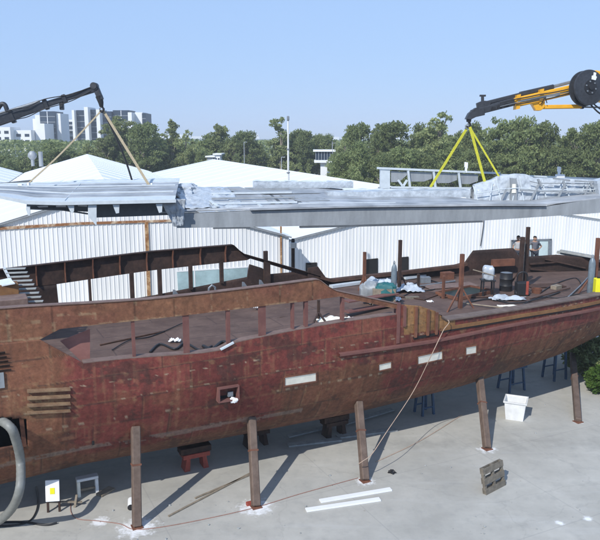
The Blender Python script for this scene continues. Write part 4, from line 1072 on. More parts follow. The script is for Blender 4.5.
# long wrapped boxes on the roof
def rbox(name, u0, v0, u1, v1, hpx, y, dep, material, seed=1):
    a, b = LP(u0, v0, y), LP(u1, v1, y); h = hpx * (y + 36) / F; m = MB(); L_ = (b - a)
    n = 40; rows = []
    for i in range(n + 1):
        p = a + L_ * (i / n); f = lambda k: V((0, 0, .05 * NZ.noise(V((i * .4, k, seed)))))
        rows.append([p, p + UP * h * .5 + LY * -.04 + f(0), p + UP * h + f(1), p + UP * h + LY * dep + f(2), p + LY * dep])
    m.grid(rows); m.prism([rows[0][k] for k in range(5)], L_.normalized() * -.01); m.prism([rows[-1][k] for k in range(5)], L_.normalized() * .01)
    return m.build(name, material, sup, 30)
rbox('wrapped_locker', 254, 188.5, 353, 188.0, 6.5, 5.0, .9, 'wrap', 2)
rbox('wrapped_rail', 254, 181.8, 350, 182.6, 1.4, 5.2, .3, 'alu_light', 3)
rbox('wrapped_locker', 328, 200.5, 470, 198.5, 8.5, 2.6, 1.2, 'wrap', 4)
rbox('white_edge_rail', 334, 200.8, 466, 199.2, 1.6, 2.5, .2, 'white', 6)
rbox('wrapped_rail', 344, 191.2, 470, 191.0, 2.0, 4.2, .4, 'alu_light', 5)
# standing bulwark frames along the back
BY = 5.6
def bar_px(name, u0, v0, u1, v1, wpx, y, material, y1=None):
    a, b = LP(u0, v0, y), LP(u1, v1, y if y1 is None else y1)
    return MB().bar(a, b, wpx * 43 / F, .12, LX.cross(UP) if abs(u1 - u0) < abs(v1 - v0) else UP).build(name, material, sup)
bar_px('bulwark_rail', 377, 168, 500, 173.2, 2.0, BY, 'alu_light'); bar_px('bulwark_rail', 500, 174.6, 606, 179.2, 1.6, BY, 'alu_light')
spoly('end_plate', [(380.5, 169.5), (390, 169.5), (390, 188.5), (380.5, 188.5)], BY, .25, 'alu_light')
for (u, v1) in ((408, 188), (433.5, 188), (458.5, 188)): bar_px('bulwark_frame', u, 169.5 + (u - 380) * .042, u + 2, v1, 2.2, BY, 'alu_light')
for (u0, u1, vt, vb) in ((391, 407, 171, 182), (410, 432, 171.5, 181.5), (435.5, 457, 172.5, 183), (461, 478, 173.5, 184)):
    spoly('bulwark_panel', [(u0, vt), (u1, vt + .9), (u1, vb - (3 if u0 > 400 else 7)), (u1 - 8, vb), (u0, vb)], BY + .12, .03, 'alu_dull')
bar_px('diagonal_brace', 398, 180, 404, 188, 1.8, BY, 'alu_light'); bar_px('diagonal_brace', 407, 180, 402, 188, 1.8, BY, 'alu_light')
bar_px('bulwark_rail', 391, 187.2, 478, 188.4, 1.8, BY - .05, 'alu_light')
# wrapped cabin at the right
cab = [(474, 203), (474, 178), (492, 176), (498, 173.5), (516, 171.5), (527, 172.8), (535, 177.5), (560, 178.5), (596, 180.2), (604, 177.5), (640, 178), (640, 199), (604, 199.5), (546, 203)]
rows = []
def cab_top(u): return interp(u, [474, 492, 498, 516, 527, 535, 560, 596, 604, 640], [185, 180, 176.5, 174, 174.5, 178, 178.5, 180.2, 177.5, 178])
def cab_bot(u): return interp(u, [474, 546, 604, 640], [203.2, 203.2, 198.5, 198])
for i, u in enumerate([474 + .8 * k for k in range(208)]):
    r_ = []
    for j in range(23):
        t = j / 22; v = lerp(cab_bot(u), cab_top(u), t); y = 2.2 + .5 * t ** 2
        p = LP(u, v, y); k = NZ.fractal(V((u * .09, v * .12, 5)), .8, 2.1, 5) + .7 * abs(NZ.noise(V((u * .13 + v * .1, v * .05 - u * .03, 8))))
        r_.append(p + LY * -.07 * k)
    a = r_[-1]; r_ += [a + LY * .25 + UP * .02, a + LY * .5 + UP * -.25, a + LY * .6 + UP * -1.0]
    rows.append(r_)
MB().grid(rows).build('wrapped_cabin', 'wrap', sup, 50)
spoly('doorway', [(511, 178), (516.5, 178.5), (517.5, 184), (517, 201.5), (510.5, 201.5), (511.5, 190)], 2.05, .2, 'alu_dull')
spoly('door_light', [(512.5, 184), (515.8, 184), (516, 193), (512, 193)], 2.0, .04, 'boarded')
for k in range(11):
    u = 478 + k * 11.5; a, b = LP(u, cab_bot(u) - 1, 1.95), LP(u + (3 if k % 2 else -5), cab_top(u) + 1.5, 2.45)
    MB().bar(a, b, .05, .05, LY).build('cabin_frame', 'alu_light', sup)
MB().tube([LP(u, lerp(cab_bot(u), cab_top(u), .52), 1.98) for u in range(476, 640, 8)], .03, 6).build('cabin_rail', 'alu_light', sup)
MB().tube([LP(u, lerp(cab_bot(u), cab_top(u), .8), 2.15) for u in range(530, 640, 8)], .03, 6).build('cabin_rail', 'alu_dull', sup)
for (u0, v0, u1, v1, w_) in ((538, 179, 541, 186, 2.4), (539, 184, 531, 200, 1.8), (507, 188, 501, 201, 1.4), (563.5, 181, 565, 188, 1.6), (565, 185, 556, 201, 1.8), (588, 186, 584, 197, 1.6), (590, 181, 592, 187, 1.4), (546, 198, 596, 196.5, 1.5), (520, 190, 600, 193, .9), (553, 178.3, 570, 180.6, .9), (575, 181, 593, 182, 1.2)):
    a, b = LP(u0, v0, 2.0), LP(u1, v1, 2.0)
    MB().bar(a, b, w_ * 38 / F, .1, LY).build('cabin_frame', 'alu_dull', sup)
spoly('wrapped_curve', [(597, 181), (606, 178), (640, 178), (640, 199), (600, 199)], 1.6, .5, 'wrap')
m = MB()
rows = [[LP(u, 187 - (u - 380) * .0, BY + .1) , LP(u, 187, BY + .1) + UP * -.6] for u in range(378, 642, 8)]
m.grid(rows).build('bulwark_base', 'alu_dull', sup, thick=.05)
for t in (2.0, 3.6, 5.2):
    m = MB().bar(LP(-38, 186, t) + UP * .0, LP(60, 190, t) + UP * .02, .12, .05, UP) if False else None
# little fittings on the rail
for (u, v) in ((466, 165.5), (559, 170)):
    MB().box(LP(u, v + 3, BY), (.12, .12, .5)).box(LP(u - .7, v - 1, BY), (.1, .1, .3)).box(LP(u + .9, v - .2, BY), (.1, .1, .35)).build('rail_fitting', 'white', sup)
MB().box(LP(560, 176, BY), (.5, .3, .2)).build('rail_fitting', 'white', sup)
# lifting eyes under the slings
eyes = [LP(27, 186.5, 3.2), LP(150, 187, 3.2), LP(133, 183.5, 5.0)]
for e in eyes[:2]:
    m = MB(); m.box(e + UP * -.12, (.8, .3, .1)); m.box(e + V((.1, 0, .02)), (.1, .2, .4)); m.box(e + V((-.3, -.1, 0)), (.22, .22, .28)); m.build('lifting_eye', 'white', sup)

# ------------------------------------------------------------------ cranes and slings
def sling(pts, r, material, label, flat=True, group=None):
    m = MB()
    if flat:
        for a, b in zip(pts, pts[1:]): m.bar(a, b, r * 2, r * .5, LX)
    else: m.tube(pts, r, 8)
    return tag(m.build('lifting_sling', material, recenter=True), label, 'sling', group)
hookL = P(102, 110, 39.5)
def droop(a, b, k): return [a, a.lerp(b, .5) + UP * -k, b]
sling(curve_pts([hookL, hookL.lerp(eyes[0], .55) + UP * -.08, eyes[0] + UP * .1], 6), .042, 'sling_tan', 'tan lifting strap running down left from the left crane hook', group='tan straps')
sling(curve_pts([hookL + V((.06, -.05, 0)), eyes[1] + V((-.05, 0, .1))], 6), .07, 'sling_tan', 'tan lifting strap running down right from the left crane hook', group='tan straps')
sling(curve_pts([hookL + V((.03, .1, 0)), hookL.lerp(eyes[2], .5) + V((.25, 0, -.25)), eyes[2]], 6), .055, 'black', 'dark lifting strap behind the tan strap of the left crane', False)
hookR = P(467.7, 127, 40)
def shackle(p, label):
    m = MB().tube([p + V((-.1, 0, -.1)), p + V((-.13, 0, .05)), p + V((0, 0, .16)), p + V((.13, 0, .05)), p + V((.1, 0, -.1))], .035, 8).tube([p + V((-.16, 0, -.1)), p + V((.16, 0, -.1))], .04, 8)
    return tag(m.build('shackle', 'grey', smooth_angle=50, recenter=True), label, 'shackle')
shackle(hookL + UP * .02, 'steel shackle on the left crane hook holding the tan straps'); shackle(hookR + UP * .02, 'steel shackle on the right crane hook holding the yellow straps')
e1, e2, e3 = LP(430.5, 187, 3.2), LP(485, 182.6, 2.85), LP(499, 176.5, 2.8)
sling([hookR, e1], .07, 'sling_y', 'yellow strap running down left from the right crane hook', group='yellow straps')
sling([hookR + V((.1, -.1, 0)), e2], .075, 'sling_y', 'broad yellow strap running down right from the right crane hook', group='yellow straps')
sling([hookR + V((.15, .15, 0)), e3], .05, 'sling_y', 'thin yellow strap behind the broad yellow strap')
# left crane
base = P(-330, 225, 33); base.z = 0
cl = thing('loader_crane', base, 'dark grey telescopic crane boom reaching in from the left', 'crane')
YB = 39.3; px = YB / F
def cbar(name, a, b, wpx, material, parent, dpx=None, sec=None):
    return MB().bar(a, b, wpx * px, (dpx or wpx * .8) * px, sec).build(name, material, parent, bevel=.03)
tip = P(97, 88.5, YB); q1 = P(46, 104.5, YB - .6); q2 = P(12, 116.5, YB - 1.2); q3 = P(-330, 235, 33.5)
def boom(name, a, b, h, w, material, parent):
    d = (b - a).normalized(); side = UP.cross(d).normalized()
    return MB().bar(a, b, w, h, side).build(name, material, parent, bevel=.04)
boom('boom_section', q1, tip, .31, .3, 'darkgrey', cl); boom('boom_section', q2, q1.lerp(tip, .02), .4, .36, 'darkgrey', cl); boom('boom_section', q3, q2.lerp(q1, .03), .5, .44, 'darkgrey', cl)
for p, h in ((q1, .56), (q2, .7), (q1.lerp(tip, .36), .45)):
    d = (tip - q1).normalized(); MB().box(p, (.22, .45, h), d, UP.cross(d).normalized(), d.cross(UP.cross(d).normalized())).build('boom_collar', 'darkgrey', cl, bevel=.03)
MB().box(q1.lerp(tip, .3) + UP * -.34, (.2, .26, .4)).build('boom_lug', 'darkgrey', cl, bevel=.03)
MB().tube([P(-60, 133, 38), P(8, 111.5, YB - 1), P(40, 101.5, YB - .6)], .1, 10).build('hydraulic_ram', 'grey', cl, 50)
MB().tube(curve_pts([P(-4, 112, 38.3), P(1, 104.5, 38.3), P(5, 105, 38.3), P(8, 113, 38.3)], 6), .12, 10).build('hose_guard', 'darkgrey', cl, 50)
MB().bar(P(92, 88.5, YB), P(97.5, 86.5, YB), .42, .34).bar(P(95, 85.5, YB), P(101, 100, YB), .3, .3, V((0, 1, 0))).build('boom_head', 'darkgrey', cl, bevel=.03)
MB().lathe(P(94.5, 86, YB) + V((0, -.25, 0)), [(.17, 0), (.19, .03), (.19, .47), (.17, .5)], 18, V((0, 1, 0))).build('head_sheave', 'darkgrey', cl, 40)
MB().tube([P(99, 96, YB), P(101, 103, YB), P(101.5, 107, YB)], [.2, .14, .1], 10).build('hook_block', 'black', cl, 40)
MB().tube(curve_pts([P(101.5, 106, YB), P(103.5, 109, YB), P(102, 112, YB), P(100.3, 110.5, YB)], 5), .055, 8).build('hook', 'black', cl, 60)
MB().bar(base + UP * 1.6, V((q3.x, q3.y, q3.z + .3)), .9, .9, V((1, 0, 0))).build('crane_column', 'darkgrey', cl, bevel=.05)
MB().box(base + UP * 1.1, (6.5, 2.4, 1.0)).build('carrier', 'darkgrey', cl, bevel=.06)
for i in (-2.3, 0.4, 2.3):
    for j in (-1.1, 1.1): MB().lathe(base + V((i, j - .15, .5)), [(.45, 0), (.5, .04), (.5, .26), (.45, .3)], 20, V((0, 1, 0))).build('wheel', 'black', cl, 40)
for k in range(2):
    MB().tube(curve_pts([q3.lerp(q2, .8) + UP * (.3 - .5 * k) + V((0, -.3, 0)), q2 + UP * (.3 - .55 * k) + V((0, -.3, 0)), q2.lerp(q1, .5) + UP * (.16 - .5 * k) + V((0, -.3, 0)), q1 + UP * (.26 - .5 * k) + V((0, -.28, 0)), q1.lerp(tip, .5) + UP * (.1 - .36 * k) + V((0, -.24, 0)), tip + UP * (.05 - .2 * k) + V((-.3, -.24, 0))], 8), .028, 6).build('hydraulic_hose', 'black', cl, 60)
# right crane
base = P(760, 225, 41); base.z = 0
cr_ = thing('loader_crane', base, 'yellow and black crane boom with a big black hose drum reaching in from the right', 'crane')
YB = 40.0; px = YB / F
def rb(name, u0, v0, u1, v1, hpx, w, material, dy=0, parent=cr_): return boom(name, P(u0, v0, YB + dy), P(u1, v1, YB + dy), hpx * px, w, material, parent)
rb('boom_extension', 471, 113.2, 516, 101.8, 6.2, .34, 'darkgrey'); rb('boom_extension', 478, 110.4, 516, 99.8, 5.6, .28, 'darkgrey', .1)
rb('boom_section', 514, 102.8, 580, 87.6, 9.2, .5, 'yellow')
rb('boom_cheek', 516, 102.0, 553, 95.6, 2.6, .54, 'grey', -.02)
rb('upper_boom', 482, 104, 553, 86.2, 3.7, .4, 'darkgrey', .25); rb('upper_boom', 520, 94, 553, 86.6, 4.4, .44, 'darkgrey', .25); rb('upper_boom', 552, 86.8, 580, 79.6, 3.0, .3, 'grey', .25)
MB().box(P(553, 95.6, YB - .29), (.75, .02, .2), V((cp * .97, 0, .22)).normalized(), V((0, 1, 0))).build('badge', 'white_dirty', cr_)
rb('luffing_cylinder', 534, 107.2, 582, 106.4, 3.9, .28, 'yellow'); rb('cylinder_rod', 582, 107, 640, 108, 1.5, .12, 'grey'); rb('cylinder_collar', 580.5, 106.6, 583.5, 106.6, 4.4, .3, 'darkgrey')
MB().prism([P(u, v, YB - .2) for u, v in ((530, 101), (545, 98.6), (545, 107), (541, 110.5), (536, 110.5), (533, 105))], V((0, .4, 0))).build('cylinder_bracket', 'yellow', cr_, bevel=.02)
for (u, v) in ((517, 102), (540, 96.5)): MB().box(P(u, v, YB), (.22, .56, .78), V((.97, 0, .23)).normalized(), V((0, 1, 0))).build('boom_collar', 'yellow', cr_)
MB().prism([P(u, v, YB - .22) for u, v in ((466, 119), (469, 113), (476, 107.5), (485, 108.5), (485, 115), (476, 117), (471, 119.5))], V((0, .42, 0))).build('boom_head', 'darkgrey', cr_, bevel=.02)
MB().prism([P(u, v, YB - .1) for u, v in ((477, 103), (483, 100.5), (491, 101), (491, 108), (478, 109))], V((0, .3, 0))).build('head_bracket', 'darkgrey', cr_, bevel=.02)
MB().bar(P(482.5, 101, YB), P(482.5, 95.8, YB), .14, .14, V((1, 0, 0))).box(P(482.7, 95.6, YB), (.32, .16, .1)).build('guide_pin', 'darkgrey', cr_)
MB().tube([P(469, 117, YB), P(468.6, 122, YB)], [.17, .12], 10).build('hook_block', 'black', cr_, 40)
MB().tube(curve_pts([P(468.5, 121.5, YB), P(470, 124.5, YB), P(468.3, 127.5, YB), P(466.6, 126, YB)], 5), .06, 8).build('hook', 'black', cr_, 60)
for u in (500, 507, 494): MB().lathe(P(u, 108.6 - (u - 494) * .26, YB - .3), [(.12, 0), (.12, .1)], 10, V((0, 1, 0))).build('bolt', 'black', cr_)
dc = P(590, 87.3, YB - .75); dax = V((.28, -1, .08)).normalized(); dr = 16.8 * px
dm = MB().lathe(dc, [(dr * .55, .05), (dr * .62, .02), (dr * .97, 0), (dr, -.05), (dr, -.1), (dr * .8, -.13), (dr * .8, -.42), (dr, -.45), (dr, -.52), (dr * .5, -.55)], 48, dax).build('hose_drum', 'darkgrey', cr_, 35)
MB().lathe(dc + dax * .03, [(dr * .42, 0), (dr * .4, .05), (dr * .18, .06), (dr * .16, .12), (.02, .13)], 28, dax).build('drum_hub', 'black', dm, 35)
for k in range(6):
    a = k * math.pi / 3; x = dax.orthogonal().normalized(); y = dax.cross(x)
    MB().lathe(dc + (x * math.cos(a) + y * math.sin(a)) * dr * .32 + dax * .07, [(.045, 0), (.045, .05)], 8, dax).build('bolt', 'grey', dm)
lx = (V((1, 0, 0)) - dax * dax.x).normalized(); ly = dax.cross(lx) * -1
if ly.z < 0: ly = -ly
lc = dc + dax * .065 + lx * .18 + ly * .58
MB().prism([lc + lx * x + ly * y for x, y in ((-.16, -.16), (.1, -.2), (.17, -.02), (.1, .03), (.12, .2), (-.04, .22), (-.05, .06), (-.15, .03))], dax * .015).build('drum_label', 'white', dm)
MB().prism([P(u, v, YB + .1) for u, v in ((580, 76), (596, 70), (640, 80), (640, 108), (580, 98))], V((0, .7, 0))).build('knuckle', 'yellow', cr_, bevel=.03)
MB().prism([P(u, v, YB - .1) for u, v in ((594.5, 71.2), (601, 71.5), (606, 78), (596, 78))], V((0, .4, 0))).build('knuckle_ear', 'yellow', cr_, bevel=.02)
MB().tube(curve_pts([P(585, 99, YB - .6), P(592, 106, YB - .6), P(601, 114, YB - .6), P(620, 122, YB - .5), P(650, 118, YB)], 8), .045, 8).build('hydraulic_hose', 'black', cr_, 60)
MB().tube(curve_pts([P(591, 101, YB - .55), P(597, 106.5, YB - .55), P(606, 110, YB - .5), P(640, 110, YB)], 8), .04, 8).build('hydraulic_hose', 'black', cr_, 60)
MB().tube(curve_pts([P(541, 104, YB - .3), P(545, 99, YB - .35), P(547, 103, YB - .3)], 6), .025, 6).build('hydraulic_hose', 'black', cr_, 60)
for k, (o, r_) in enumerate(((2.2, .03), (-2.6, .035), (.4, .025))):
    MB().tube(curve_pts([P(u, v + o + .8 * math.sin(u * .4 + k), YB - .36) for u, v in ((500, 105.5), (514, 102.6), (526, 100.6), (540, 97.2), (553, 94.4), (566, 91.5), (578, 89))], 6), r_, 6).build('hydraulic_hose', 'black' if k != 2 else 'grey', cr_, 60)
kn = P(640, 96, YB + .4); boom('main_boom', V((base.x, base.y, 6.5)), kn + V((.4, 0, .2)), .8, .6, 'yellow', cr_)
MB().bar(base + UP * 1.6, V((base.x, base.y, 7)), .9, .9, V((1, 0, 0))).build('crane_column', 'yellow', cr_, bevel=.05)
MB().box(base + UP * 1.1, (6.5, 2.4, 1.0)).build('carrier', 'darkgrey', cr_, bevel=.06)
for i in (-2.3, 0.4, 2.3):
    for j in (-1.1, 1.1): MB().lathe(base + V((i, j - .15, .5)), [(.45, 0), (.5, .04), (.5, .26), (.45, .3)], 20, V((0, 1, 0))).build('wheel', 'black', cr_, 40)

# ------------------------------------------------------------------ the white sheds behind
FA = R(17.4); FO = P(147, 225, 51.0); FO.z = 0; FX = V((math.cos(FA), math.sin(FA), 0)); FY = V((-math.sin(FA), math.cos(FA), 0))
def W(u, v, y=0.0):
    d = ray(u, v); t = ((FO + FY * y) - V((0, 0, H))).dot(FY) / d.dot(FY); p = V((0, 0, H)) + d * t
    return (p - FO).dot(FX), p.z
def WP(a, y, z): return FO + FX * a + FY * y + UP * z
def shed(label, aL, aA, aR, ze, za, y0, length, flat_right=False, gw=None):
    t = thing('storage_shed', WP((aL + aR) / 2, y0, 0), label, 'shed', None)
    def top(a): 
        if a <= aA: return lerp(ze, za, (a - aL) / (aA - aL))
        return za if flat_right else lerp(za, ze, (a - aA) / (aR - aA))
    m = MB(); sp = .31; prof_ = []
    a = aL
    while a < aR - sp:
        prof_ += [(a, 0), (a + .225, 0), (a + .243, -.038), (a + .287, -.038), (a + .305, 0)]; a += sp
    prof_.append((aR, 0))
    m.grid([[WP(a, y0 + d, 0), WP(a, y0 + d, top(a) - .02)] for a, d in prof_])
    m.grid([[WP(aR, y0, 0), WP(aR, y0, ze - .05)], [WP(aR, y0 + length, 0), WP(aR, y0 + length, ze - .05)]])
    m.grid([[WP(aL, y0, 0), WP(aL, y0, ze - .05)], [WP(aL, y0 + length, 0), WP(aL, y0 + length, ze - .05)]])
    m.v += [WP(aL, y0 + length, 0), WP(aR, y0 + length, 0), WP(aR, y0 + length, ze - .05), WP(aA, y0 + length, za - .05), WP(aL, y0 + length, ze - .05)]; n = len(m.v); m.f.append((n-1, n-2, n-3, n-4, n-5))
    m.build('wall', 'clad', t)
    for (a0, z0, a1, z1) in ((aL - .15, ze - .0, aA, za), (aA, za, aR + .15, ze if not flat_right else ze)):
        rm = MB(); n = int(length / 7); rows = []
        for i in range(n * 4 + 1):
            y = y0 - .25 + (length + .25) * i / (n * 4)
            rows.append([WP(lerp(a0, a1, k / 8), y, lerp(z0, z1, k / 8) + .02 * NZ.noise(V((i * .6, k * .7, a0)))) for k in range(9)])
        rm.grid(rows)
        for i in range(1, n):
            y = y0 + length * i / n; s_ = (WP(a1, y, z1) - WP(a0, y, z0))
            rm.bar(WP(a0, y, z0 + .04), WP(a1, y, z1 + .04), .09, .05, FY)
        rm.build('roof', 'roof', t, thick=.03)
    bg = MB()
    bg.bar(WP(aL - .15, y0 - .16, ze - .1), WP(aA, y0 - .16, za - .1), .1, .16, UP)
    if flat_right: bg.bar(WP(aA, y0 - .16, za - .03), WP(aR, y0 - .16, za - .03), .1, .16, UP)
    else: bg.bar(WP(aA, y0 - .16, za - .1), WP(aR + .15, y0 - .16, ze - .1), .1, .16, UP)
    bg.build('barge_board', 'alu_dull' if True else 'white', t)
    return t
aR1, zE = W(289, 236); aA1, zA1 = W(110, 188.5); hw = aR1 - aA1
s1 = shed('white ribbed shed with a rusty beam and columns, straight behind the ship', aA1 - hw, aA1, aR1, zE, zA1, 0, 116)
s0 = shed('white shed at the left edge, only its roof slope showing', aA1 - 3 * hw - .6, aA1 - 2 * hw - .6, aA1 - hw - .6, zE, zA1, 0, 114)
aA2, zA2 = W(454, 196.5, 2.0); aL2, zE2 = W(292, 238, 2.0); 
s2 = shed('white ribbed shed with two dark vents, right of the rusty column', aR1 + .6, aA2, aA2 + (aA2 - aR1) * 1.25, zE2 - .1, zA2, 2.0, 114, True)
def wall_part(name, pix, y, th, material, parent): 
    q = [W(u, v, y) for u, v in pix]; return MB().prism([WP(a, y, z) for a, z in q], FY * th).build(name, material, parent)
M['rust_stain'] = two_tone('rust_streaked_white', (.62, .5, .36), (.27, .12, .05), .38, .52, 1.3, .8, 0)
M['rust_stain2'] = two_tone('flaking_rust_column', (.5, .33, .18), (.26, .12, .045), .42, .55, 2.2, .8, 0)
wall_part('rusty_beam', [(-60, 231.2), (0, 227), (80, 222.3), (176, 219.4), (176, 221.8), (80, 224.8), (0, 230), (-60, 234.5)], -.1, .06, 'rust_stain', s1)
for (u, v) in ((146.5, 222),): wall_part('rusty_column', [(u - 1.8, v), (u + 1.8, v), (u + 4.5, 300), (u + 1.0, 300)], -.13, .08, 'rust_stain2', s1)
wall_part('rusty_column', [(280.2, 222), (281.8, 222), (282.4, 290), (280.8, 290)], -.13, .08, 'rust_stain2', s1)
wall_part('window', [(177, 272), (247, 267.5), (248, 287), (178, 291)], -.08, .05, 'pale_glass', s1)
f = wall_part('window_frame', [(177, 271), (247, 266.5), (247, 267.6), (177, 272.1)], -.1, .05, 'white', s1)
for k in (194, 220): wall_part('window_mullion', [(k, 271), (k + 1, 271), (k + 1.5, 290), (k + .5, 290)], -.1, .05, 'white', s1)
for pix in ([(366, 259.5), (378, 258.3), (378, 276), (366, 278)], [(399, 257.5), (408.6, 256.6), (408.6, 272), (399, 274)], [(306, 263), (317, 262.5), (317, 275), (306, 276)]):
    v_ = wall_part('vent_opening', pix, 1.9, .05, 'dark', s2)
wf_ = wall_part('window', [(513, 241), (550, 240), (550, 262), (513, 263)], 1.9, .05, 'glass_bright', s2) if False else None
M['glass_pale2'] = mat('hazy_window', (.5, .6, .6), .3, 0, .2, .6)
w_ = wall_part('window', [(513, 241), (550, 240), (550, 262), (513, 263)], 1.9, .05, 'glass_pale2', s2)
for pix in ([(511.5, 240), (552, 238.8), (552, 240.6), (511.5, 241.8)], [(511.5, 240), (514, 240), (514, 263), (511.5, 263)], [(548.6, 239), (552, 239), (551.4, 263), (548, 263)], [(528, 240), (530, 240), (530, 263), (528, 263)]):
    MB().prism([WP(a, 1.84, z) for a, z in [W(u, v, 1.84) for u, v in pix]], FY * .05).build('window_frame', 'grey', w_)
a, z = W(484, 218, 1.8)
m = MB().tube(curve_pts([WP(*[W(u, v, 1.86)[0], 1.86, W(u, v, 1.86)[1]]) for u, v in ((484, 210), (483.5, 224), (482, 236), (480.5, 246))], 6), .035, 6).build('hanging_cable', 'black', s2, 60)
for (u, v0, v1) in ((538, 241, 254),):
    p0 = P(u, v1 + 12, 40.5); p1 = P(u + .6, v0, 40.5)
    tag(MB().tube([V((p1.x, p1.y, 0)), p1], .06, 8).build('thin_post', 'wood_grey', recenter=True), 'thin grey post behind the far bulwark, right of the person in grey', 'post')
p0 = P(293, 247, 44); t = thing('service_post', V((p0.x, p0.y, 0)), 'dark post with a white box on top at the corner of the white shed', 'post')
MB().bar(V((p0.x, p0.y, 0)), p0, .18, .18, FX).build('post', 'rust_dark', t)
MB().box(p0 + UP * .12, (.42, .3, .36), FX, FY).build('meter_box', 'white_dirty', t, bevel=.03); MB().lathe(p0 + UP * .3, [(.12, 0), (.12, .16), (.08, .24)], 12).build('cap', 'black', t)
# roof vents on the left shed
for (u, v0, v1, r, lab) in ((33, 151, 162, .16, 'short pale vent pipe with a round cap on the left shed roof'), (41.3, 151.5, 162.5, .2, 'plain pale vent pipe right of the capped one on the left shed roof')):
    b = P(u, v1 + 4, 75); tp_ = P(u, v0, 75); t = thing('roof_vent', b, lab, 'vent', 'roof vents')
    MB().tube([b, V((b.x, b.y, tp_.z))], r * 1.1, 10).build('pipe', 'alu_dull', t)
    if u == 33: MB().lathe(V((b.x, b.y, tp_.z - .9)), [(.2, 0), (.45, .3), (.45, .6), (.2, .9)], 14).build('cap', 'alu_dull', t, 40)
# mast with a lamp head
b = P(288.3, 185, 47); tp_ = P(287.2, 119.5, 47); b0 = V((b.x, b.y, 6.2)); t = thing('lamp_mast', b0, 'tall thin white mast standing behind the hanging superstructure', 'mast')
MB().tube([b0, V((b.x, b.y, tp_.z))], [.085, .055], 10).build('mast_pole', 'white_dirty', t, 60)
MB().box(V((b.x, b.y, tp_.z + .08)), (.16, .22, .3)).build('lamp_head', 'grey', t, bevel=.03)
for k in (.5, .72): MB().lathe(V((b.x, b.y, lerp(b0.z, tp_.z, k))), [(.11, 0), (.11, .08)], 10).build('mast_collar', 'grey', t)

# ------------------------------------------------------------------ distance: control tower, low buildings, apartment blocks
def dirt(*a): return None
tb = P(324, 172, 172); tbz = V((tb.x, tb.y, 0)); k_ = 172 / F
tw = thing('control_tower', tbz, 'small white lookout tower with a dark glass band among the trees', 'tower')
zt = P(324, 150.5, 172).z
MB().box(V((tb.x, tb.y, zt)), (21.5 * k_, 16 * k_, 1.9 * k_)).build('roof_slab', 'far_white', tw)
MB().box(V((tb.x, tb.y, zt - 5.0 * k_)), (17 * k_, 12 * k_, 8 * k_)).build('glazing', 'far_glass', tw)
for i in range(-3, 4): MB().box(V((tb.x + i * 2.8 * k_, tb.y - 6.1 * k_, zt - 5 * k_)), (.5 * k_, .3 * k_, 8 * k_)).build('mullion', 'alu_dull', tw)
MB().box(V((tb.x, tb.y, zt - 10.4 * k_)), (19.5 * k_, 14 * k_, 2.6 * k_)).build('gallery_slab', 'far_white', tw)
MB().box(V((tb.x - .3 * k_, tb.y, (zt - 11.8 * k_) / 2)), (6.5 * k_, 6 * k_, zt - 11.8 * k_)).build('shaft', 'far_white', tw)
MB().tube([V((tb.x + 8 * k_, tb.y, zt)), V((tb.x + 8 * k_, tb.y, zt + 9 * k_))], .1, 6).build('aerial', 'grey', tw)
def low_building(u0, u1, v0, Y, h, label, material='far_white', gl=True, d=8):
    a, b = P(u0, v0, Y), P(u1, v0, Y); c = (a + b) / 2; t = thing('low_building', V((c.x, c.y + d / 2, 0)), label, 'building')
    MB().box(V((c.x, c.y + d / 2, a.z / 2)), (b.x - a.x, d, a.z)).build('wall', material, t)
    MB().box(V((c.x, c.y + d / 2, a.z + .15)), (b.x - a.x + .8, d + .8, .3)).build('roof', 'far_white', t)
    n = max(2, int((b.x - a.x) / 2.5))
    for i in range(n): MB().box(V((lerp(a.x, b.x, (i + .5) / n), c.y - .03, a.z - 1.4)), ((b.x - a.x) / n * .6, .1, 1.2)).build('window', 'far_glass', t)
low_building(214.5, 220, 154.8, 174, 4, 'tiny pale building with dark windows in front of the trees')
low_building(207, 213.5, 157.2, 174, 4, 'low grey shed left of the tiny pale building', 'alu_dull')
low_building(328, 346, 173.5, 176, 4, 'low pale building at the foot of the lookout tower', 'alu_dull')
def tower_block(name, label, segs, Y, depth=16):
    c = P((segs[0][0] + segs[-1][1]) / 2, 150, Y); t = thing(name, V((c.x, Y + depth / 2, 0)), label, 'building', None)
    for (u0, u1, vt, kind, dy) in segs:
        a, b = P(u0, vt, Y), P(u1, vt, Y); w = b.x - a.x; cx = (a.x + b.x) / 2
        MB().box(V((cx, Y + dy + depth / 2, a.z / 2)), (w - .06, depth, a.z)).build('wall', 'far_white' if kind != 'dark' else 'far_glass', t)
        if kind == 'white': continue
        if kind == 'dark':
            m = MB(); z = a.z - 3.2
            while z > 4: m.box(V((cx, Y + dy - .1, z)), (w - .1, .3, .5)); z -= 3.4
            m.build('spandrel_bands', 'grey', t)
            n = max(1, int(w / 4)); m = MB()
            for i in range(1, n): m.box(V((a.x + w * i / n, Y + dy - .14, a.z / 2)), (.35, .3, a.z - .4))
            m.build('mullions', 'far_white', t) if n > 1 else None
        if kind == 'balcony':
            z = a.z - 2.4
            while z > 5:
                f = MB().box(V((cx, Y + dy - .05, z)), (w - .8, .2, 1.9)).build('balcony_glazing', 'far_glass', t)
                MB().box(V((cx, Y + dy - .9, z - 1.3)), (w, 1.8, .5)).build('balcony_slab', 'far_white', f); z -= 3.3
        if kind == 'window':
            z = a.z - 3; n = max(2, int(w / 4.5)); 
            while z > 6:
                for i in range(n): MB().box(V((a.x + w * (i + .5) / n, Y + dy - .03, z)), (w / n * .55, .12, 1.7)).build('window', 'far_glass', t)
                z -= 3.6
    return t
YT = 420
tower_block('apartment_block', 'low pale apartment block at the far left of the skyline', [(-14, 10, 127, 'window', 0), (10, 27, 130, 'window', 6), (27, 37, 123, 'white', 12)], YT)
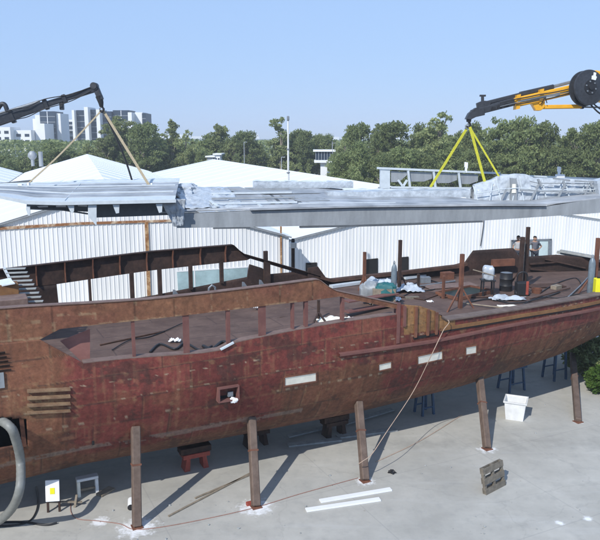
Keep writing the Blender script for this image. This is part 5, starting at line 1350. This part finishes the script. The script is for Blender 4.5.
tower_block('apartment_block', 'white tower block with a dark glazed centre, second from the left', [(24, 30, 118, 'white', 14), (30, 37, 114.5, 'white', 8), (37, 52.5, 111, 'dark', 4), (52.3, 57, 113, 'white', 6)], YT + 25)
tower_block('apartment_block', 'tower block with stacked horizontal balconies', [(57, 73, 119.5, 'balcony', 0)], YT + 60)
tower_block('apartment_block', 'broad white and glass office block, tallest on the skyline', [(71.5, 74, 110, 'white', 0), (74, 84.5, 109.8, 'dark', 4), (84.3, 88.2, 107.0, 'white', -1), (88.2, 96.5, 109.2, 'dark', 4), (96.3, 100, 109.5, 'white', -1), (100, 109, 111, 'dark', 5), (109, 126, 109.6, 'dark', 8), (126, 130, 112, 'white', 4), (130, 138, 111.5, 'white', 12), (138, 142, 112.5, 'dark', 10)], YT)
for (u0, u1, v0) in ((198, 212, 134.8), (315, 331, 134.5), (452, 462, 133.5)):
    pass
m = MB(); rnd = random.Random(3)
for i in range(90):
    u = rnd.uniform(-40, 640); Y = rnd.uniform(2100, 2500); p = P(u, 138, Y); h = rnd.uniform(8, 26)
    m.box(V((p.x, Y, h / 2)), (rnd.uniform(15, 50), 20, h))
tag(m.build('distant_town', 'far_white'), 'pale distant town along the horizon', None, None, 'stuff')
hl = MB(); rows = []
for i in range(121):
    x = -3200 + i * 53.4; rows.append([V((x, 2000, -1)), V((x, 2130, 10 + 7 * NZ.noise(V((i * .13, 2, 2))))), V((x, 2260, -1))])
tag(hl.grid(rows).build('distant_hills', mat('far_scrub', (.06, .09, .06), .95, 0, .2, .01)), kind='structure')

# ------------------------------------------------------------------ trees
def crown_mesh(seed, lobes, nleaf, size, droop_=0.0):
    """leaf sprays through the volume of several lobes; unit tree: height 1, radius about .4"""
    rd = random.Random(seed); m = MB(); tint = []
    tot = sum(l[3] ** 2 for l in lobes)
    for (cx, cy, cz, r, fz) in lobes:
        n = int(nleaf * r * r / tot)
        sub = [(V((rd.gauss(0, 1), rd.gauss(0, 1), rd.gauss(.2, 1))).normalized(), rd.uniform(.25, .5), rd.random()) for _ in range(9)]
        for _ in range(n):
            c, sr, st = rd.choice(sub)
            d = V((rd.gauss(0, 1), rd.gauss(0, 1), rd.gauss(0, 1))).normalized() * (rd.random() ** .4)
            q = c * rd.uniform(.45, .8) + d * sr
            p = V((cx + q.x * r, cy + q.y * r, cz + q.z * r * fz))
            a = V((rd.gauss(0, 1), rd.gauss(0, 1), rd.gauss(0, .8) - droop_)).normalized(); b = a.cross(V((rd.gauss(0, 1), rd.gauss(0, 1), rd.gauss(0, 1)))).normalized()
            s1, s2 = size * rd.uniform(.6, 1.3), size * rd.uniform(.3, .65)
            n0 = len(m.v)
            m.v += [p - a * s1 * .5, p + b * s2 * .5 - a * s1 * .08, p + a * s1 * .5, p - b * s2 * .5 - a * s1 * .05]
            m.f.append((n0, n0+1, n0+2, n0+3)); t = max(0, min(1, st * .6 + rd.random() * .4)); tint += [t] * 4
    return m, tint
def make_tree(seed, kind):
    rd = random.Random(seed); lobes = []
    if kind == 'broad':
        for i in range(20):
            a = rd.uniform(0, 6.28); z = rd.uniform(.34, .88); rr = rd.uniform(.1, .36) * (1 - .55 * max(0, z - .55) / .35); lobes.append((rr * math.cos(a), rr * math.sin(a), z, rd.uniform(.11, .19), .55))
        lobes += [(0, 0, .5, .3, .6), (.02, 0, .86, .2, .55), (0, .02, .3, .28, .6), (-.05, 0, .68, .3, .5)]
    elif kind == 'tall':
        for i in range(13):
            z = .28 + .62 * i / 12; a = rd.uniform(0, 6.28); rr = rd.uniform(.02, .18) * (1.1 - z * .6); lobes.append((rr * math.cos(a), rr * math.sin(a), z, rd.uniform(.1, .17) * (1.25 - .55 * z), .5))
        lobes.append((0, 0, .94, .08, .6))
    elif kind == 'open':
        for i in range(17):
            a = rd.uniform(0, 6.28); z = rd.uniform(.36, .92); rr = rd.uniform(.08, .34) * (1 - .5 * max(0, z - .6) / .3); lobes.append((rr * math.cos(a), rr * math.sin(a), z, rd.uniform(.09, .16), .5))
        lobes += [(0, 0, .35, .24, .6), (0, 0, .6, .2, .6)]
    else:
        for i in range(11):
            a = rd.uniform(0, 6.28); rr = rd.uniform(.08, .34); lobes.append((rr * math.cos(a), rr * math.sin(a), rd.uniform(.25, .74), rd.uniform(.18, .3), .7))
    big = {'broad': 7500, 'tall': 4200, 'open': 4200, 'low': 3600}[kind]
    m, tint = crown_mesh(seed * 3 + 1, lobes, big, .042 if kind != 'low' else .06, .35)
    t = thing('tree', V((0, 0, 0)), 'x', 'tree')
    m.build('crown', 'leaf' if kind in ('open', 'tall') else 'leaf_dark', t, att=('tint', [float(x) for x in tint]))
    tr = MB(); tr.tube([V((0, 0, 0)), V((.008, 0, .25)), V((-.006, .01, .5)), V((.01, 0, .78))], [.03, .022, .014, .005], 7)
    for (cx, cy, cz, r, fz) in lobes[:9]:
        z0 = max(.15, cz - .25); tr.tube([V((0, 0, z0)), V((cx * .5, cy * .5, (z0 + cz) / 2 + .02)), V((cx, cy, cz))], [.012, .008, .003], 5)
    tr.build('trunk', 'bark', t)
    return t
protos = {'broad': [make_tree(s, 'broad') for s in (1, 2, 3)], 'tall': [make_tree(s, 'tall') for s in (4, 5)], 'open': [make_tree(s, 'open') for s in (6, 7)], 'low': [make_tree(s, 'low') for s in (8, 9)]}
used = set()
def tree(u, vtop, wpx, Y, kind, label, group=None, rot=None, base_z=0.0):
    if u < 322 and Y < 178: Y += 20
    if u > 480 and vtop < 140: vtop -= 2.5
    pl = protos[kind]; i = (int(u * 7) + int(Y)) % len(pl); pt = pl[i]
    tp = P(u, vtop, Y); h = (tp.z - base_z) * 1.03; wd = wpx * Y / F / ({'broad': .62, 'tall': .32, 'open': .54, 'low': .8}[kind])
    r = rot if rot is not None else (u * 1.37) % 6.28
    loc = V((tp.x, Y, base_z)); key = (kind, i)
    if key not in used:
        used.add(key); o = pt; o.location = loc; o.rotation_euler = (0, 0, r); o.scale = (wd, wd, h); o['label'] = label
        if group: o['group'] = group
    else: o = dup(pt, loc, r, (wd, wd, h), label)
    if group: o['group'] = group
    elif 'group' in o: del o['group']
    return o
g_r = 'tall trees behind the hanging superstructure'; g_l = 'trees behind the white sheds'; g_low = 'low trees along the shed roofs'
T = [
 # left part, low trees before the towers
 (-6, 146, 34, 150, 'low', 'low green tree at the far left edge under the towers'), (12, 148, 26, 165, 'low', 'low green tree left of the round tree, under the tower blocks'),
 (51, 139, 40, 160, 'broad', 'rounded green tree left of the tan straps, in front of the towers'), (72, 146, 22, 175, 'low', 'low tree in front of the broad glass office block'), (88, 141, 20, 185, 'open', 'thin tree against the white pylon of the office block'),
 (119, 113.5, 38, 165, 'open', 'tree in front of the right end of the broad office block'), (104, 132, 22, 160, 'open', 'small tree just behind the left crane straps'),
 (143, 121, 36, 160, 'broad', 'dense dark tree right of the office block'), (158, 139, 18, 165, 'low', 'low bush tree right of the dense dark tree'),
 (171, 120.5, 17, 165, 'tall', 'slim tree with a small tuft on top above the second shed ridge'), (185, 127.5, 20, 162, 'open', 'light green open tree right of the slim tufted one'),
 (201, 139, 14, 180, 'low', 'low tree beside the gap with the sea'), (216, 124.5, 15, 170, 'tall', 'left one of a dark twin-topped tree pair'), (224, 127, 16, 172, 'tall', 'right one of a dark twin-topped tree pair'),
 (245, 130, 32, 165, 'broad', 'round topped tree left of the white mast'), (233, 138, 16, 165, 'open', 'small tree between the twin tops and the round topped tree'), (264, 140, 16, 175, 'low', 'low tree in the dip left of the white mast'),
 (281, 118, 20, 160, 'tall', 'tall narrow tree directly behind the white mast'), (300, 128, 28, 165, 'broad', 'tree right of the white mast'), (317, 133.5, 18, 172, 'broad', 'lower tree just behind the lookout tower'),
 (335, 139, 14, 180, 'low', 'low dark tree in the dip right of the lookout tower'), (345, 131, 16, 158, 'open', 'narrow tree at the left flank of the big tree right of the tower'),
 (358, 121, 32, 145, 'broad', 'big tree right of the lookout tower'), (379, 131, 22, 142, 'broad', 'middle tree between the two big crowns right of the tower'), (394, 119.5, 44, 145, 'broad', 'widest crown left of the right crane straps'),
 (421, 122, 24, 150, 'broad', 'tree just left of the yellow straps'), (441, 108.5, 46, 140, 'open', 'tallest tree, left of the right crane hook'), (437, 122, 38, 142, 'broad', 'dark tree under the tallest crown'),
 (462, 130, 24, 145, 'broad', 'tree behind the right crane hook'), (475, 120.5, 24, 138, 'broad', 'tree just right of the yellow straps'), (503, 116.5, 44, 130, 'broad', 'big dark tree below the black boom extension'),
 (527, 117.5, 34, 128, 'broad', 'big tree below the yellow luffing cylinder'), (549, 122, 34, 128, 'broad', 'tree below the hose drum, left of the dip'), (566, 137, 18, 132, 'broad', 'lower tree in the dip below the drum'),
 (579, 125, 30, 126, 'broad', 'tree right of the dip below the drum'), (600, 121.5, 36, 125, 'broad', 'tree at the right edge of the picture'),
]
for a in T: tree(*a)
rd = random.Random(17)
for i in range(24):
    u = 98 + i * 10 + rd.uniform(-4, 4)
    if 194 < u < 202 or 255 < u < 270: continue
    tree(u, rd.uniform(129, 140), rd.uniform(18, 28), rd.uniform(182, 205), 'broad' if i % 3 else 'open', 'mid height tree filling the gaps in the row behind the white sheds', g_l)
rd = random.Random(5)
# second rows, nothing tells these apart
for i in range(22):
    u = -10 + i * 15.5 + rd.uniform(-4, 4); tree(u, rd.uniform(144, 152), rd.uniform(18, 30), rd.uniform(158, 178), 'low', 'low bushy tree in the continuous belt behind the shed roofs', g_low)
for i in range(16):
    u = 345 + i * 17.5 + rd.uniform(-4, 4); tree(u, rd.uniform(138, 152), rd.uniform(26, 36), rd.uniform(112, 124) + 10, 'broad', 'dense lower tree in the wall of foliage behind the superstructure', g_r)
for i in range(7):
    u = 336 + i * 6 + rd.uniform(-2, 2); tree(u, rd.uniform(158, 166), rd.uniform(10, 14), rd.uniform(122, 130), 'low', 'small shrub by the foot of the lookout tower', 'shrubs by the lookout tower')
for u, v in ((308, 166), (300, 163), (292, 165)): tree(u, v, 7, 138, 'tall', 'small dark conifer left of the lookout tower', 'conifers by the tower')
# woodland further back, one mass
m = MB(); tint = []; rd = random.Random(12)
for i in range(30000):
    u = rd.uniform(-60, 660); Y = rd.uniform(230, 300); hmax = (P(u, 140.5 + 3 * NZ.noise(V((u * .05, 1, 1))), Y)).z
    z = rd.uniform(0, 1) ** .6 * hmax; p = V((P(u, 140, Y).x, Y, z)); a = V((rd.gauss(0, 1), rd.gauss(0, 1), rd.gauss(0, 1))).normalized(); b = a.orthogonal().normalized(); s_ = rd.uniform(.35, .8)
    n0 = len(m.v); m.v += [p - a * s_, p + b * s_ * .6, p + a * s_, p - b * s_ * .6]; m.f.append((n0, n0+1, n0+2, n0+3)); tint += [rd.random()] * 4
tag(m.build('distant_woodland', 'leaf_dark', att=('tint', tint)), 'far woodland behind the trees', None, None, 'stuff')
# light poles among the trees
for (u, v0, Y, lab) in ((244, 142, 140, 'thin light pole left of the white mast among trees'), (281.5, 157, 120, 'short pale pole just left of the white mast'), (332.5, 143, 148, 'thin pole behind the lookout tower')):
    tp = P(u, v0, Y); t = thing('light_pole', V((tp.x, Y, 0)), lab, 'pole'); MB().tube([V((tp.x, Y, 0)), tp], [.09, .06], 6).build('pole', 'alu_dull', t); MB().box(tp + V((.3, 0, 0)), (.6, .2, .1)).build('lamp_head', 'alu_dull', t)

# shrubs at the right edge
def shrub(c, rx, rz, seed, material, label, n=3500, size=.085):
    rd = random.Random(seed); m = MB(); tint = []
    for _ in range(n):
        d = V((rd.gauss(0, 1), rd.gauss(0, 1), rd.gauss(.15, .8))).normalized(); k = 1 + .28 * NZ.noise(d * 2.4 + V((seed, 0, 0)))
        q = d * k * (rd.random() ** .28); p = c + V((q.x * rx, q.y * rx, max(.02, rz * .55 + q.z * rz * .6)))
        a = (d + V((rd.gauss(0, .8), rd.gauss(0, .8), rd.gauss(0, .8)))).normalized(); b = a.orthogonal().normalized(); s_ = size * rd.uniform(.6, 1.5)
        n0 = len(m.v); m.v += [p - a * s_, p + b * s_ * .5, p + a * s_, p - b * s_ * .5]; m.f.append((n0, n0+1, n0+2, n0+3)); tint += [max(0, min(1, .5 + .9 * NZ.noise(q * 2.5) + rd.uniform(-.3, .3)))] * 4
    t = thing('shrub', c, label, 'shrub'); m.build('foliage', material, t, att=('tint', tint))
    MB().tube([c, c + UP * rz * .6], [.07, .03], 6).build('stem', 'bark', t)
    return t
shrub(G(606, 392), .95, 1.1, 2, 'leaf_bright', 'bright green rounded shrub at the right edge beside the rightmost post')
shrub(G(592, 375), 1.4, 1.7, 3, 'leaf_dark', 'dark shrub in the ship shade behind the rightmost post', 4500, .1)
shrub(G(628, 374), 1.7, 2.3, 4, 'leaf_dark', 'dark shrub at the edge behind the bright green one', 4500, .1)

# ------------------------------------------------------------------ light, air, camera
AZ, EL = R(30), R(40)                                            # shadows run 24 degrees right of straight ahead
sd = V((math.sin(AZ) * math.cos(EL), math.cos(AZ) * math.cos(EL), -math.sin(EL)))
sl_ = bpy.data.lights.new('sun', 'SUN'); sl_.energy = 3.1; sl_.angle = R(.53); sl_.color = (1, .97, .92)
so = bpy.data.objects.new('sun', sl_); COL.objects.link(so); so.rotation_euler = sd.to_track_quat('-Z', 'Y').to_euler(); so.location = (-20, -30, 40)
w = bpy.data.worlds.new('World'); scene.world = w; w.use_nodes = True
N, L = w.node_tree.nodes, w.node_tree.links
bg = N['Background']; sky = N.new('ShaderNodeTexSky'); sky.sky_type = 'NISHITA'; sky.sun_disc = False
sky.sun_elevation = EL; sky.sun_rotation = math.pi + AZ; sky.altitude = 10; sky.air_density = 1.3; sky.dust_density = .2; sky.ozone_density = 5.0
mxs = N.new('ShaderNodeMix'); mxs.data_type = 'RGBA'; mxs.inputs[0].default_value = .85
L.new(sky.outputs[0], mxs.inputs[6]); mxs.inputs[7].default_value = (2.75, 4.1, 6.7, 1)
L.new(mxs.outputs[2], bg.inputs[0]); bg.inputs[1].default_value = .105
HAZE = 0.00042
if HAZE:
    hz = MB().box(V((0, 4000, 24)), (13000, 11000, 52)).build('haze', bpy.data.materials.new('thin_air')); m = hz.data.materials[0]; m.use_nodes = True
    nt = m.node_tree; nt.nodes.remove(nt.nodes['Principled BSDF']); pv = nt.nodes.new('ShaderNodeVolumePrincipled')
    pv.inputs['Color'].default_value = (.84, .92, 1, 1); pv.inputs['Density'].default_value = HAZE; pv.inputs['Anisotropy'].default_value = -.15
    nt.links.new(pv.outputs[0], nt.nodes['Material Output'].inputs['Volume']); tag(hz, kind='stuff')
cam = bpy.data.cameras.new('camera'); cam.sensor_width = 36; cam.lens = F / 600 * 36; cam.clip_end = 20000
co = bpy.data.objects.new('camera', cam); COL.objects.link(co); co.location = (0, 0, H); co.rotation_euler = (math.pi / 2 - PITCH, 0, 0)
scene.camera = co
scene.view_settings.view_transform = 'Standard'; scene.view_settings.look = 'None'; scene.view_settings.exposure = 0.5; scene.view_settings.gamma = 1
scene.view_settings.use_curve_mapping = False
for o in list(bpy.data.objects):
    if '_org' in o: del o['_org']
